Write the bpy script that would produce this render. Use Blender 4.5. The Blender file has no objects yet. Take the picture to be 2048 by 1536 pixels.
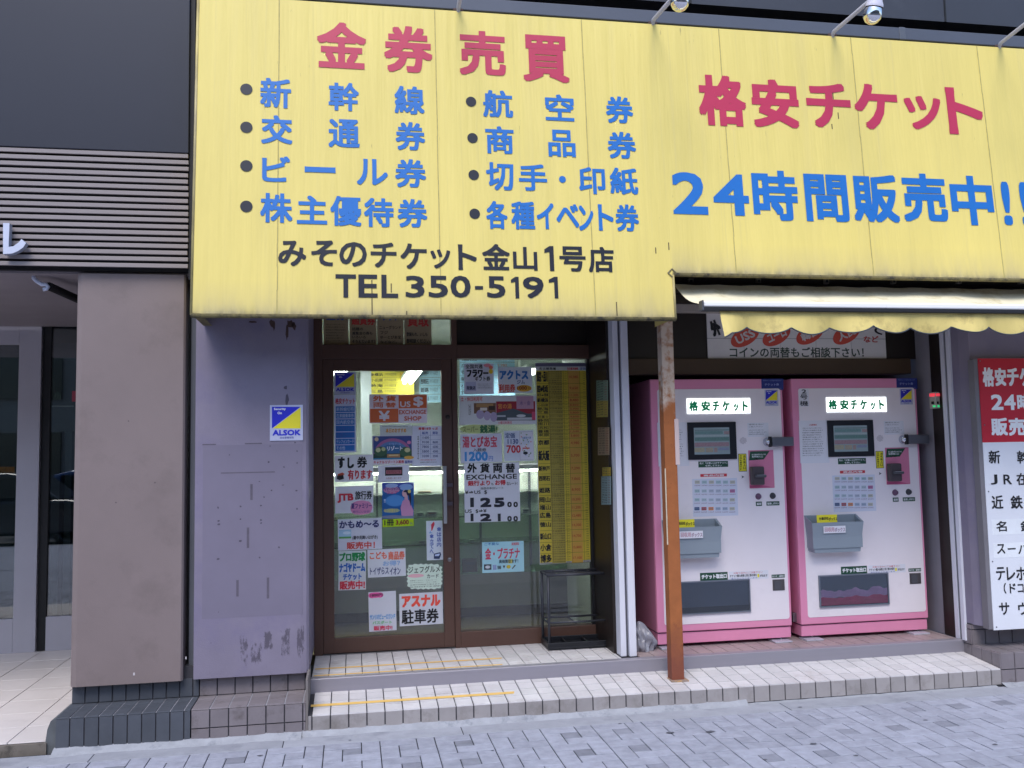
import bpy, math, random
from mathutils import Vector, Matrix
random.seed(7)
scene = bpy.context.scene
COL = scene.collection
R = math.radians

# ---------------------------------------------------------------- camera
HC = 1.53                       # eye height above the pavement
FPX = 1807.13                   # focal length in pixels of the 2048 px wide photo
yaw, pit, rol = R(10.0775), R(4.4126), R(-1.0945)
FWD = Vector((math.sin(yaw)*math.cos(pit), math.cos(yaw)*math.cos(pit), math.sin(pit)))
r0 = Vector((math.cos(yaw), -math.sin(yaw), 0)); u0 = r0.cross(FWD)
RGT = r0*math.cos(rol)+u0*math.sin(rol); UPV = -r0*math.sin(rol)+u0*math.cos(rol)
cd = bpy.data.cameras.new('camera'); cam = bpy.data.objects.new('camera', cd); COL.objects.link(cam)
cd.sensor_width = 36; cd.lens = FPX/2048*36; cd.clip_end = 500; cd.clip_start = .05
m = Matrix((RGT, UPV, -FWD)).transposed().to_4x4(); m.translation = (0, 0, HC)
cam.matrix_world = m
scene.camera = cam

# ---------------------------------------------------------------- world, sun, exposure
w = bpy.data.worlds.new("World"); scene.world = w; w.use_nodes = True
nt = w.node_tree
sky = nt.nodes.new('ShaderNodeTexSky'); sky.sky_type = 'NISHITA'; sky.sun_disc = False
SUN_EL, SUN_AZ = R(56), R(198)          # azimuth clockwise from +y
sky.sun_elevation = SUN_EL; sky.sun_rotation = SUN_AZ
sky.air_density = 1.0; sky.dust_density = 1.5; sky.ozone_density = 2.5
bg = nt.nodes['Background']; bg.inputs['Strength'].default_value = .15
nt.links.new(sky.outputs[0], bg.inputs['Color'])
sd = bpy.data.lights.new('sun', 'SUN'); sd.energy = 1.35; sd.angle = R(30); sd.color = (1, .96, .93)
so = bpy.data.objects.new('sun', sd); COL.objects.link(so)
dirv = Vector((math.sin(SUN_AZ)*math.cos(SUN_EL), math.cos(SUN_AZ)*math.cos(SUN_EL), math.sin(SUN_EL)))
so.rotation_euler = dirv.to_track_quat('Z', 'Y').to_euler(); so.location = dirv*30
scene.view_settings.view_transform = 'Standard'; scene.view_settings.look = 'None'
scene.view_settings.exposure = 0.8; scene.view_settings.gamma = 1
scene.cycles.max_bounces = 8; scene.cycles.transparent_max_bounces = 16
scene.cycles.caustics_reflective = False; scene.cycles.caustics_refractive = False

# ---------------------------------------------------------------- pixel -> place helpers
def ray(px, py): return RGT*((px-1024)/FPX) - UPV*((py-768)/FPX) + FWD
CAM = Vector((0, 0, HC))
class Plane:                              # p0, axes u (right) v (up), n towards the street
    def __init__(s, p0, u, v):
        s.p0, s.u, s.v = Vector(p0), Vector(u).normalized(), Vector(v).normalized(); s.n = s.u.cross(s.v)
    def pt(s, px, py):
        d = ray(px, py); t = (s.p0-CAM).dot(s.n)/d.dot(s.n); return CAM+d*t
def front(y): return Plane((0, y, 0), (1, 0, 0), (0, 0, 1))
def W(px, py, y): p = front(y).pt(px, py); return p.x, p.z
def WZ(px, py, z): d = ray(px, py); t = (z-HC)/d.z; return d.x*t, d.y*t

# ---------------------------------------------------------------- materials
def lin(h):
    h = h.lstrip('#'); c = [int(h[i:i+2], 16)/255 for i in (0, 2, 4)]
    return tuple(x/12.92 if x <= .04045 else ((x+.055)/1.055)**2.4 for x in c)+(1,)
MATS = {}
def mat(name, col, rough=.6, metal=0, var=.12, scale=3.0, bump=0, bscale=60, stretch=(1, 1, 1), dirt=None, dlo=.55, dhi=.7,
        dscale=4, dstretch=(1, 1, 1), tone=False, emit=0, spec=.5, coat=0, trans=0):
    if name in MATS: return MATS[name]
    mt = bpy.data.materials.new(name); mt.use_nodes = True; MATS[name] = mt
    N = mt.node_tree.nodes; L = mt.node_tree.links; b = N['Principled BSDF']
    c = lin(col) if isinstance(col, str) else tuple(col)
    b.inputs['Roughness'].default_value = rough; b.inputs['Metallic'].default_value = metal
    b.inputs['Specular IOR Level'].default_value = spec; b.inputs['Coat Weight'].default_value = coat
    tc = N.new('ShaderNodeTexCoord'); mp = N.new('ShaderNodeMapping'); mp.inputs['Scale'].default_value = stretch
    L.new(tc.outputs['Object'], mp.inputs['Vector'])
    out = None
    rgb = N.new('ShaderNodeRGB'); rgb.outputs[0].default_value = c; out = rgb.outputs[0]
    if var:
        no = N.new('ShaderNodeTexNoise'); no.inputs['Scale'].default_value = scale; no.inputs['Detail'].default_value = 6
        no.inputs['Roughness'].default_value = .65
        L.new(mp.outputs[0], no.inputs['Vector'])
        mr = N.new('ShaderNodeMapRange'); mr.inputs[1].default_value = .25; mr.inputs[2].default_value = .75
        mr.inputs[3].default_value = 1-var; mr.inputs[4].default_value = 1+var
        L.new(no.outputs['Fac'], mr.inputs[0])
        mx = N.new('ShaderNodeMix'); mx.data_type = 'RGBA'; mx.blend_type = 'MULTIPLY'; mx.inputs[0].default_value = 1
        L.new(out, mx.inputs[6]); L.new(mr.outputs[0], mx.inputs[7]); out = mx.outputs[2]
    if tone:
        at = N.new('ShaderNodeAttribute'); at.attribute_name = 'tone'
        mx = N.new('ShaderNodeMix'); mx.data_type = 'RGBA'; mx.blend_type = 'MULTIPLY'; mx.inputs[0].default_value = 1
        L.new(out, mx.inputs[6]); L.new(at.outputs['Fac'], mx.inputs[7]); out = mx.outputs[2]
    if dirt:
        mp2 = N.new('ShaderNodeMapping'); mp2.inputs['Scale'].default_value = dstretch
        L.new(tc.outputs['Object'], mp2.inputs['Vector'])
        no = N.new('ShaderNodeTexNoise'); no.inputs['Scale'].default_value = dscale; no.inputs['Detail'].default_value = 8
        no.inputs['Roughness'].default_value = .7
        L.new(mp2.outputs[0], no.inputs['Vector'])
        mr = N.new('ShaderNodeMapRange'); mr.inputs[1].default_value = dlo; mr.inputs[2].default_value = dhi
        L.new(no.outputs['Fac'], mr.inputs[0])
        mx = N.new('ShaderNodeMix'); mx.data_type = 'RGBA'; L.new(mr.outputs[0], mx.inputs[0])
        L.new(out, mx.inputs[6]); mx.inputs[7].default_value = lin(dirt); out = mx.outputs[2]
    L.new(out, b.inputs['Base Color'])
    if emit:
        L.new(out, b.inputs['Emission Color']); b.inputs['Emission Strength'].default_value = emit
    if bump:
        no = N.new('ShaderNodeTexNoise'); no.inputs['Scale'].default_value = bscale; no.inputs['Detail'].default_value = 4
        L.new(mp.outputs[0], no.inputs['Vector'])
        bp = N.new('ShaderNodeBump'); bp.inputs['Strength'].default_value = bump; bp.inputs['Distance'].default_value = .004
        L.new(no.outputs['Fac'], bp.inputs['Height']); L.new(bp.outputs[0], b.inputs['Normal'])
    if trans:
        tr = N.new('ShaderNodeBsdfTranslucent'); L.new(out, tr.inputs[0])
        ms = N.new('ShaderNodeMixShader'); ms.inputs[0].default_value = trans
        L.new(b.outputs[0], ms.inputs[1]); L.new(tr.outputs[0], ms.inputs[2]); L.new(ms.outputs[0], N['Material Output'].inputs[0])
    return mt
def glass(name, tint='#f2f8f6', ior=1.5, rough=0.0, haze=0.0):
    if name in MATS: return MATS[name]
    mt = bpy.data.materials.new(name); mt.use_nodes = True; MATS[name] = mt
    N = mt.node_tree.nodes; L = mt.node_tree.links; N.remove(N['Principled BSDF'])
    t = N.new('ShaderNodeBsdfTransparent'); t.inputs[0].default_value = lin(tint)
    g = N.new('ShaderNodeBsdfGlossy'); g.inputs['Roughness'].default_value = rough
    fr = N.new('ShaderNodeFresnel'); fr.inputs[0].default_value = ior
    ms = N.new('ShaderNodeMixShader'); L.new(fr.outputs[0], ms.inputs[0]); L.new(t.outputs[0], ms.inputs[1]); L.new(g.outputs[0], ms.inputs[2])
    last = ms
    if haze:
        d = N.new('ShaderNodeBsdfDiffuse'); d.inputs[0].default_value = (.8, .82, .82, 1)
        m2 = N.new('ShaderNodeMixShader'); m2.inputs[0].default_value = haze
        L.new(ms.outputs[0], m2.inputs[1]); L.new(d.outputs[0], m2.inputs[2]); last = m2
    L.new(last.outputs[0], N['Material Output'].inputs[0])
    return mt
def flat(col, rough=.55): return mat('ink_'+col.strip('#'), col, rough, var=.05)

# ---------------------------------------------------------------- mesh builder
class MB:
    def __init__(s): s.v = []; s.f = []; s.mi = []; s.mats = []; s.tone = []; s.units = []
    def m(s, mt):
        if mt not in s.mats: s.mats.append(mt)
        return s.mats.index(mt)
    def poly(s, pts, mt, tone=1):
        i = len(s.v); s.v += [tuple(p) for p in pts]; s.tone += [tone]*len(pts)
        s.f.append(tuple(range(i, i+len(pts)))); s.mi.append(s.m(mt))
    def raw(s, pts, faces, mt, tone=1):
        i = len(s.v); f0 = len(s.f); s.v += [tuple(p) for p in pts]; s.tone += [tone]*len(pts); k = s.m(mt)
        for f in faces: s.f.append(tuple(i+j for j in f)); s.mi.append(k)
        s.units.append((i, len(s.v), f0, len(s.f)))
    def box(s, x0, x1, y0, y1, z0, z1, mt, tone=1):
        x0, x1 = min(x0, x1), max(x0, x1); y0, y1 = min(y0, y1), max(y0, y1); z0, z1 = min(z0, z1), max(z0, z1)
        p = [(x0,y0,z0),(x1,y0,z0),(x1,y1,z0),(x0,y1,z0),(x0,y0,z1),(x1,y0,z1),(x1,y1,z1),(x0,y1,z1)]
        s.raw(p, [(0,3,2,1),(4,5,6,7),(0,1,5,4),(1,2,6,5),(2,3,7,6),(3,0,4,7)], mt, tone)
    def pbox(s, c, u, v, n, w, h, d, mt, tone=1):          # box standing out of a plane: centre of its back face c
        a = [c+u*(sx*w/2)+v*(sz*h/2)+n*k for k in (0, d) for sx, sz in ((-1,-1),(1,-1),(1,1),(-1,1))]
        s.raw(a, [(3,2,1,0),(4,5,6,7),(0,1,5,4),(1,2,6,5),(2,3,7,6),(3,0,4,7)], mt, tone)
    def tube(s, pts, r, mt, n=10, cap=True, r2=None):
        pts = [Vector(p) for p in pts]; rings = []
        for i, p in enumerate(pts):
            d = (pts[min(i+1, len(pts)-1)]-pts[max(i-1, 0)]).normalized()
            a = d.orthogonal().normalized() if i == 0 else (rings[-1][1]-d*rings[-1][1].dot(d)).normalized()
            rr = r if r2 is None else r+(r2-r)*i/(len(pts)-1)
            b = d.cross(a); rings.append(([p+(a*math.cos(t)+b*math.sin(t))*rr for t in [2*math.pi*k/n for k in range(n)]], a))
        v = [q for rg, _ in rings for q in rg]; f = []
        for i in range(len(pts)-1):
            for k in range(n): f.append((i*n+k, i*n+(k+1) % n, (i+1)*n+(k+1) % n, (i+1)*n+k))
        if cap: f.append(tuple(reversed(range(n)))); f.append(tuple(range((len(pts)-1)*n, len(pts)*n)))
        s.raw(v, f, mt)
    def lathe(s, prof, c, ax, mt, n=24):                    # prof: (radius, distance along ax)
        ax = Vector(ax).normalized(); a = ax.orthogonal().normalized(); b = ax.cross(a); c = Vector(c); v = []
        for r, d in prof:
            for k in range(n): t = 2*math.pi*k/n; v.append(c+ax*d+(a*math.cos(t)+b*math.sin(t))*max(r, 1e-5))
        f = [(i*n+k, i*n+(k+1) % n, (i+1)*n+(k+1) % n, (i+1)*n+k) for i in range(len(prof)-1) for k in range(n)]
        s.raw(v, f, mt)
    def prism(s, poly, y0, y1, mt):                         # outline in x,z pushed through y
        n = len(poly); v = [(x, y0, z) for x, z in poly]+[(x, y1, z) for x, z in poly]
        s.raw(v, [tuple(range(n)), tuple(reversed(range(n, 2*n)))]+[(i, i+n, (i+1) % n+n, (i+1) % n) for i in range(n)], mt)
    def vprism(s, poly, z0, z1, mt):                        # outline in x,y pushed through z
        n = len(poly); v = [(x, y, z0) for x, y in poly]+[(x, y, z1) for x, y in poly]
        s.raw(v, [tuple(reversed(range(n))), tuple(range(n, 2*n))]+[(i, (i+1) % n, (i+1) % n+n, i+n) for i in range(n)], mt)
    def text(s, t, c, u, v, n, w, h, mt, bold=0, off=.0008, rot=0, em=None):
        if t == '1' and w < h*.6:
            bw_ = min(w*.55, h*.17); P = [(w/2-bw_, -h/2), (w/2, -h/2), (w/2, h/2), (w/2-bw_*.9, h/2), (-w/2, h*.36), (-w/2, h*.22), (w/2-bw_, h*.26)]
            s.raw([c+u*a+v*b+n*off for a, b in P], [(0, 1, 2, 3, 4, 5, 6)], mt); return
        pts, fs = glyphs(t)
        if not pts: return
        x0 = min(p[0] for p in pts); x1 = max(p[0] for p in pts); y0 = min(p[1] for p in pts); y1 = max(p[1] for p in pts)
        bw = bold*(em or h)
        sx = max(w-2*bw, w*.3)/max(x1-x0, .02); sy = max(h-2*bw, h*.3)/max(y1-y0, .02)
        if x1-x0 < .15: sx = min(sx, sy*2)
        if y1-y0 < .15: sy = min(sy, sx*2)
        ca, sa = math.cos(rot), math.sin(rot)
        offs = [(0, 0)]
        if bold: offs += [(a*bw, b*bw) for a in (-1, 0, 1) for b in (-1, 0, 1) if a or b]
        for k, (ox, oy) in enumerate(offs):
            q = []
            for x, y in pts:
                a = (x-(x0+x1)/2)*sx+ox; b = (y-(y0+y1)/2)*sy+oy
                q.append(c+u*(a*ca-b*sa)+v*(a*sa+b*ca)+n*(off+k*.00004))
            s.raw(q, fs, mt)
    def tpx(s, t, x0, y0, x1, y1, pl, mt, bold=0, off=.0008, rot=0):   # text filling a box of photo pixels on a plane
        xc, yc = (x0+x1)/2, (y0+y1)/2; c = pl.pt(xc, yc)
        w = (pl.pt(x1, yc)-pl.pt(x0, yc)).length; h = (pl.pt(xc, y1)-pl.pt(xc, y0)).length
        s.text(t, c, pl.u, pl.v, pl.n, w, h, mt, bold, off, rot)
    def rpx(s, x0, y0, x1, y1, pl, mt, d=.0006, tone=1, rot=0):
        xc, yc = (x0+x1)/2, (y0+y1)/2; c = pl.pt(xc, yc)
        w = (pl.pt(x1, yc)-pl.pt(x0, yc)).length; h = (pl.pt(xc, y1)-pl.pt(xc, y0)).length
        u = pl.u*math.cos(rot)+pl.v*math.sin(rot); v = pl.v*math.cos(rot)-pl.u*math.sin(rot)
        s.pbox(c, u, v, pl.n, w, h, d, mt, tone)
    def build(s, name, parent=None, bev=0, smooth=False):
        me = bpy.data.meshes.new(name); me.from_pydata(s.v, [], s.f); me.update()
        for mt in s.mats: me.materials.append(mt)
        me.polygons.foreach_set('material_index', s.mi)
        if smooth: me.polygons.foreach_set('use_smooth', [True]*len(s.f))
        a = me.attributes.new('tone', 'FLOAT', 'POINT'); a.data.foreach_set('value', s.tone)
        o = bpy.data.objects.new(name, me); COL.objects.link(o)
        if parent:
            o.parent = parent; o.matrix_parent_inverse = parent.matrix_basis.inverted()
        if bev:
            b = o.modifiers.new('bevel', 'BEVEL'); b.width = bev; b.segments = 2; b.limit_method = 'ANGLE'; b.angle_limit = R(40)
        return o
def build_pieces(mb, name, parent, bev=0, smooth=False):     # far-apart pieces become parts of their own
    B = []
    for v0, v1, f0, f1 in mb.units:
        q = mb.v[v0:v1]; B.append(([min(p[k] for p in q) for k in range(3)], [max(p[k] for p in q) for k in range(3)]))
    n = len(B); par = list(range(n))
    def find(i):
        while par[i] != i: i = par[i]
        return i
    for i in range(n):
        for j in range(i):
            g = math.sqrt(sum(max(0, B[i][0][k]-B[j][1][k], B[j][0][k]-B[i][1][k])**2 for k in range(3)))
            if g <= max(.02, .45*max(max(B[i][1][k]-B[i][0][k] for k in range(3)), max(B[j][1][k]-B[j][0][k] for k in range(3)))): par[find(i)] = find(j)
    for r in sorted(set(find(i) for i in range(n))):
        m = MB()
        for i in range(n):
            if find(i) == r:
                v0, v1, f0, f1 = mb.units[i]; o = len(m.v)-v0; m.v += mb.v[v0:v1]; m.tone += mb.tone[v0:v1]
                for f, mi in zip(mb.f[f0:f1], mb.mi[f0:f1]): m.f.append(tuple(x+o for x in f)); m.mi.append(m.m(mb.mats[mi]))
        ob = m.build(name, parent, bev, smooth)
    return ob
_G = {}
def glyphs(t):
    if t not in _G:
        c = bpy.data.curves.new('t', 'FONT'); c.body = t; c.resolution_u = 3 if len(t) < 3 else 2
        o = bpy.data.objects.new('t', c); COL.objects.link(o); bpy.context.view_layer.update()
        dg = bpy.context.evaluated_depsgraph_get(); me = bpy.data.meshes.new_from_object(o.evaluated_get(dg))
        _G[t] = ([(v.co.x, v.co.y) for v in me.vertices], [tuple(p.vertices) for p in me.polygons])
        bpy.data.objects.remove(o); bpy.data.curves.remove(c); bpy.data.meshes.remove(me)
    return _G[t]
def tag(o, label=None, cat=None, group=None, kind=None):
    if label: o['label'] = label
    if cat: o['category'] = cat
    if group: o['group'] = group
    if kind: o['kind'] = kind
    return o
def thing(name, loc, label, cat, group=None):
    o = bpy.data.objects.new(name, None); COL.objects.link(o); o.location = loc; o.empty_display_size = .1
    return tag(o, label, cat, group)
X, Y, Zv = Vector((1, 0, 0)), Vector((0, 1, 0)), Vector((0, 0, 1))
def tiles(mb, o, u, v, nu, nv, su, sv, mt, gap=.004, th=.006, var=.08, clip=None):
    o, u, v = Vector(o), Vector(u).normalized(), Vector(v).normalized(); n = u.cross(v)
    for i in range(nu):
        for j in range(nv):
            a0, a1 = i*su+gap/2, (i+1)*su-gap/2; b0, b1 = j*sv+gap/2, (j+1)*sv-gap/2
            if clip: a1 = min(a1, clip[0]); b1 = min(b1, clip[1])
            if a1-a0 < .006 or b1-b0 < .006: continue
            e = .0015; jz = random.uniform(-.0006, .0006)
            p = [o+u*a+v*b for a, b in ((a0,b0),(a1,b0),(a1,b1),(a0,b1))]
            q = [o+u*a+v*b+n*(th+jz) for a, b in ((a0+e,b0+e),(a1-e,b0+e),(a1-e,b1-e),(a0+e,b1-e))]
            mb.raw(p+q, [(4,5,6,7),(0,1,5,4),(1,2,6,5),(2,3,7,6),(3,0,4,7)], mt, 1+random.uniform(-var, var))

# ---------------------------------------------------------------- places that many things use
ZU, ZL = .22, .134              # upper shop floor; back of the lower step
YS, YT = 5.60, 5.255            # steel riser; tiled front of the lower step
YD = 6.265                      # shop door and window
YM = 5.87                       # front of the ticket machines
YP = 5.48                       # pillar fronts
SB = 5.05; LEAN = .079          # bottom of the yellow sign and its backward lean
zs0 = W(867, 633, SB)[1]
SIGN = Plane((0, SB, zs0), (1, 0, 0), (0, LEAN, 1))

# ================================================================ GROUND
m_grout = mat('joint_sand', '#26282d', .95, var=.2, scale=20)
m_paver = mat('concrete_paver', '#9a9dab', .85, var=.22, scale=14, bump=.6, bscale=240, tone=True, dirt='#7a7d88', dlo=.58, dhi=.8, dscale=2.6)
m_strip = mat('granite_strip', '#979aa4', .8, var=.14, scale=8, bump=.3, bscale=200, tone=True, dirt='#777a84', dlo=.55, dhi=.75, dscale=3)
m_asph = mat('asphalt', '#4a4b4f', .9, var=.2, scale=30, bump=.6, bscale=150)
m_conc = mat('concrete', '#8d8e94', .9, var=.15, scale=4, bump=.3, bscale=80)
mb = MB(); mb.poly([(-60, -60, -.16), (60, -60, -.16), (60, 60, -.16), (-60, 60, -.16)], m_asph)
tag(mb.build('ground'), kind='structure')
mb = MB(); mb.box(-40, 40, -2.6, 5.30, -.15, -.006, m_grout); tag(mb.build('pavement_bed'), kind='structure')
# pinwheel pavers: four 2x1 stones round a small square
U_ = .0977; mb = MB(); g = .0052
def stone(x0, x1, y0, y1, tn):
    e = .003; a = [(x0+g/2, y0+g/2), (x1-g/2, y0+g/2), (x1-g/2, y1-g/2), (x0+g/2, y1-g/2)]
    z = random.uniform(-.0012, .0012); tx = random.uniform(-.001, .001)
    b = [(a[0][0]+e, a[0][1]+e, z), (a[1][0]-e, a[1][1]+e, z+tx), (a[2][0]-e, a[2][1]-e, z+tx), (a[3][0]+e, a[3][1]-e, z)]
    mb.raw([(x, y, -.006) for x, y in a]+[(x, y, zz-.0018) for (x, y), zz in zip(a, (z,)*4)]+b,
           [(8,9,10,11),(0,1,5,4),(1,2,6,5),(2,3,7,6),(3,0,4,7),(4,5,9,8),(5,6,10,9),(6,7,11,10),(7,4,8,11)], m_paver, tn)
for i in range(-18, 22):
    for j in range(0, 13):
        bx = 1.017+i*3*U_; by = 5.065-j*3*U_
        rt = lambda: random.uniform(.9, 1.08)
        stone(bx, bx+2*U_, by-U_, by, rt()); stone(bx+2*U_, bx+3*U_, by-2*U_, by, rt())
        stone(bx+U_, bx+3*U_, by-3*U_, by-2*U_, rt()); stone(bx, bx+U_, by-3*U_, by-U_, rt())
        stone(bx+U_, bx+2*U_, by-2*U_, by-U_, random.choice((.62, .7, .78, .88, .95, 1)))
m_gum = mat('gum_mark', '#55565f', .9, var=.2, scale=40)
for px, py, r_ in ((1340,1466,.016),(1420,1464,.02),(1627,1488,.014),(1600,1415,.01),(1240,1448,.008),(700,1481,.006),(1990,1490,.012),(1712,1512,.01),(520,1512,.01),(985,1502,.006),(1530,1520,.008),(1851,1441,.01)):
    x, y = WZ(px, py, 0); n_ = 11; mb.raw([(x+math.cos(2*math.pi*k/n_)*r_*random.uniform(.7, 1.3)*1.4, y+math.sin(2*math.pi*k/n_)*r_*random.uniform(.6, 1.1), .0028) for k in range(n_)], [tuple(range(n_))], m_gum)
tag(mb.build('pavement'), kind='structure')
mb = MB(); mb.box(-40, 40, -2.6, 5.065-39*U_, -.0055, -.002, m_paver); mb.box(-40, 1.017-54*U_, 1.3, 5.065, -.0055, -.002, m_paver)
mb.box(1.017+66*U_, 40, 1.3, 5.065, -.0055, -.002, m_paver)
tag(mb.build('far_pavement'), kind='structure')
mb = MB()
for i in range(-8, 8):
    x0 = .594+i*.968; mb.box(x0+.002, x0+.966, 5.067, 5.234, -.006, random.uniform(-.001, .001), m_strip, random.uniform(.92, 1.06))
tag(mb.build('kerb_strip', bev=.003), kind='structure')
# rough cement fillet smeared against the foot of the steps
m_cem = mat('cement_mortar', '#989ba3', .9, var=.16, scale=12, bump=.8, bscale=60, dirt='#7b7f88', dlo=.56, dhi=.68, dscale=7)
def fillet(name, x0, x1, hgt, dep, seed, label):
    rnd = random.Random(seed); mb = MB(); n = int((x1-x0)/.035); P = []
    hh = [hgt*rnd.uniform(.75, 1.2) for _ in range(n+1)]; dd = [dep*rnd.uniform(.75, 1.25) for _ in range(n+1)]
    for it in range(2):
        hh = [(hh[max(i-1, 0)]+hh[i]*2+hh[min(i+1, n)])/4 for i in range(n+1)]; dd = [(dd[max(i-1, 0)]+dd[i]*2+dd[min(i+1, n)])/4 for i in range(n+1)]
    for i in range(n+1):
        x = x0+(x1-x0)*i/n; h = hh[i]+rnd.uniform(-.002, .002); d = dd[i]+rnd.uniform(-.004, .004)
        for fy, fz in ((0, 1), (.25, .75), (.5, .42), (.8, .14), (1, -.1)): P.append((x, YT+.004-d*fy, h*fz))
    F = [(i*5+k, (i+1)*5+k, (i+1)*5+k+1, i*5+k+1) for i in range(n) for k in range(4)]
    F = [tuple(reversed(f)) for f in F]
    mb.raw(P, F, m_cem); return tag(mb.build(name, smooth=True), kind='structure')
fillet('cement_fillet', -.28, 2.33, .03, .05, 3, '')
fillet('cement_fillet', -1.56, -.282, .026, .07, 5, '')
fillet('cement_fillet', 2.332, 4.02, .006, .035, 9, '')
fillet('cement_fillet', 4.06, 6.5, .02, .07, 12, '')

# ================================================================ ENTRANCE STEPS
m_tile = mat('pale_tile', '#c9c6c8', .45, var=.1, scale=7, tone=True, bump=.1, bscale=60, dirt='#a39a98', dlo=.55, dhi=.8, dscale=5)
m_tileg = mat('grey_tile', '#9b9696', .5, var=.1, scale=8, tone=True, dirt='#78726e', dlo=.52, dhi=.78, dscale=6)
m_joint = mat('tile_joint', '#3d3d44', .9, var=.15, scale=20)
m_tileb = mat('brown_tile', '#7d767a', .4, var=.12, scale=9, tone=True, dirt='#5c5453', dlo=.55, dhi=.75, dscale=7)
m_tiled = mat('dark_tile', '#4c5058', .35, var=.14, scale=9, tone=True, dirt='#5a5c60', dlo=.6, dhi=.8, dscale=6)
m_steel = mat('stainless_steel', '#918e98', .42, .25, var=.06, scale=2, stretch=(.3, 1, 8), bump=.05, bscale=90)
m_tape = mat('yellow_tape', '#dfb868', .7, var=.1, scale=10, dirt='#a98a5c', dlo=.62, dhi=.75, dscale=18)
step = thing('entrance_step', (1.9, 5.4, 0), 'pale tiled entrance steps with steel riser in front of shop door and ticket machines', 'steps')
TP = .1004; sl = .1; x0s, x1s = -.25, 4.06
zf = ZL-sl*(YS-YT)
su = Vector((1, 0, 0)); sv = Vector((0, 1, sl)).normalized()
mb = MB()   # sloped lower tread and its riser
mb.raw([(x0s, YT, -.03), (x1s, YT, -.03), (x1s, YS, -.03), (x0s, YS, -.03), (x0s, YT+.001, zf), (x1s, YT+.001, zf), (x1s, YS, ZL), (x0s, YS, ZL)],
       [(4,5,6,7),(0,1,5,4),(3,0,4,7),(1,2,6,5)], m_joint)
tiles(mb, (x0s+.022, YT-.005, zf), su, sv, 43, 4, TP, TP, m_tile, clip=(x1s-x0s-.025, .358), gap=.005)
tiles(mb, (x0s+.022, YT, zf-.0985+.004), su, (0, 0, 1), 43, 1, TP, .0985, m_tileg, gap=.006, clip=(x1s-x0s-.025, 1), th=.005)
tiles(mb, (x0s, YT, zf-.0985+.004), su, (0, 0, 1), 1, 1, .021, .0985, m_tileg, gap=.004, th=.005)
mb.build('lower_tread', step)
mb = MB()   # steel riser with folded lip
mb.raw([(x0s, YS, ZL-.03), (4.066, YS, ZL-.03), (4.066, YS, ZU-.004), (x0s, YS, ZU-.004), (x0s, YS+.004, ZU), (4.066, YS+.004, ZU), (4.066, YS+.055, ZU+.0005), (x0s, YS+.055, ZU+.0005)],
       [(0,1,2,3),(3,2,5,4),(4,5,6,7)], m_steel)
mb.build('steel_riser', step)
mb = MB()
mb.box(x0s+.001, 1.69, YS+.02, YD+.02, ZU-.1, ZU-.006, m_joint)
mb.box(1.69, 4.06, YS+.02, 7.2, ZU-.1, ZU-.0065, m_joint)
tiles(mb, (x0s+.002, YS+.057, ZU-.006), su, (0, 1, 0), 20, 7, TP, TP, m_tile, clip=(1.93, .61))
m_tilep = mat('pinkish_tile', '#9f8f90', .45, var=.1, scale=8, tone=True)
tiles(mb, (1.80, YS+.057, ZU-.006), su, (0, 1, 0), 23, 6, TP, TP, m_tilep, clip=(2.25, .6))
mb.build('upper_tread', step)
for (xa, xb, y, yw) in ((-.235, .935, 5.84, .03), (-.235, .91, 5.668, .024)):
    mb = MB(); mb.raw([(xa, y, ZU+.0016), (xb, y, ZU+.0016), (xb+.01, y+yw, ZU+.0016), (xa, y+yw, ZU+.0016)], [(0,1,2,3)], m_tape); mb.build('tape_strip', step)
mb = MB(); ya = 5.375; zt = lambda y: zf+sl*(y-(YT-.005))+.0078
mb.raw([(-.24, ya, zt(ya)), (.932, ya, zt(ya)), (.94, ya+.035, zt(ya+.035)), (-.24, ya+.035, zt(ya+.035))], [(0,1,2,3)], m_tape); mb.build('tape_strip', step)

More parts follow.
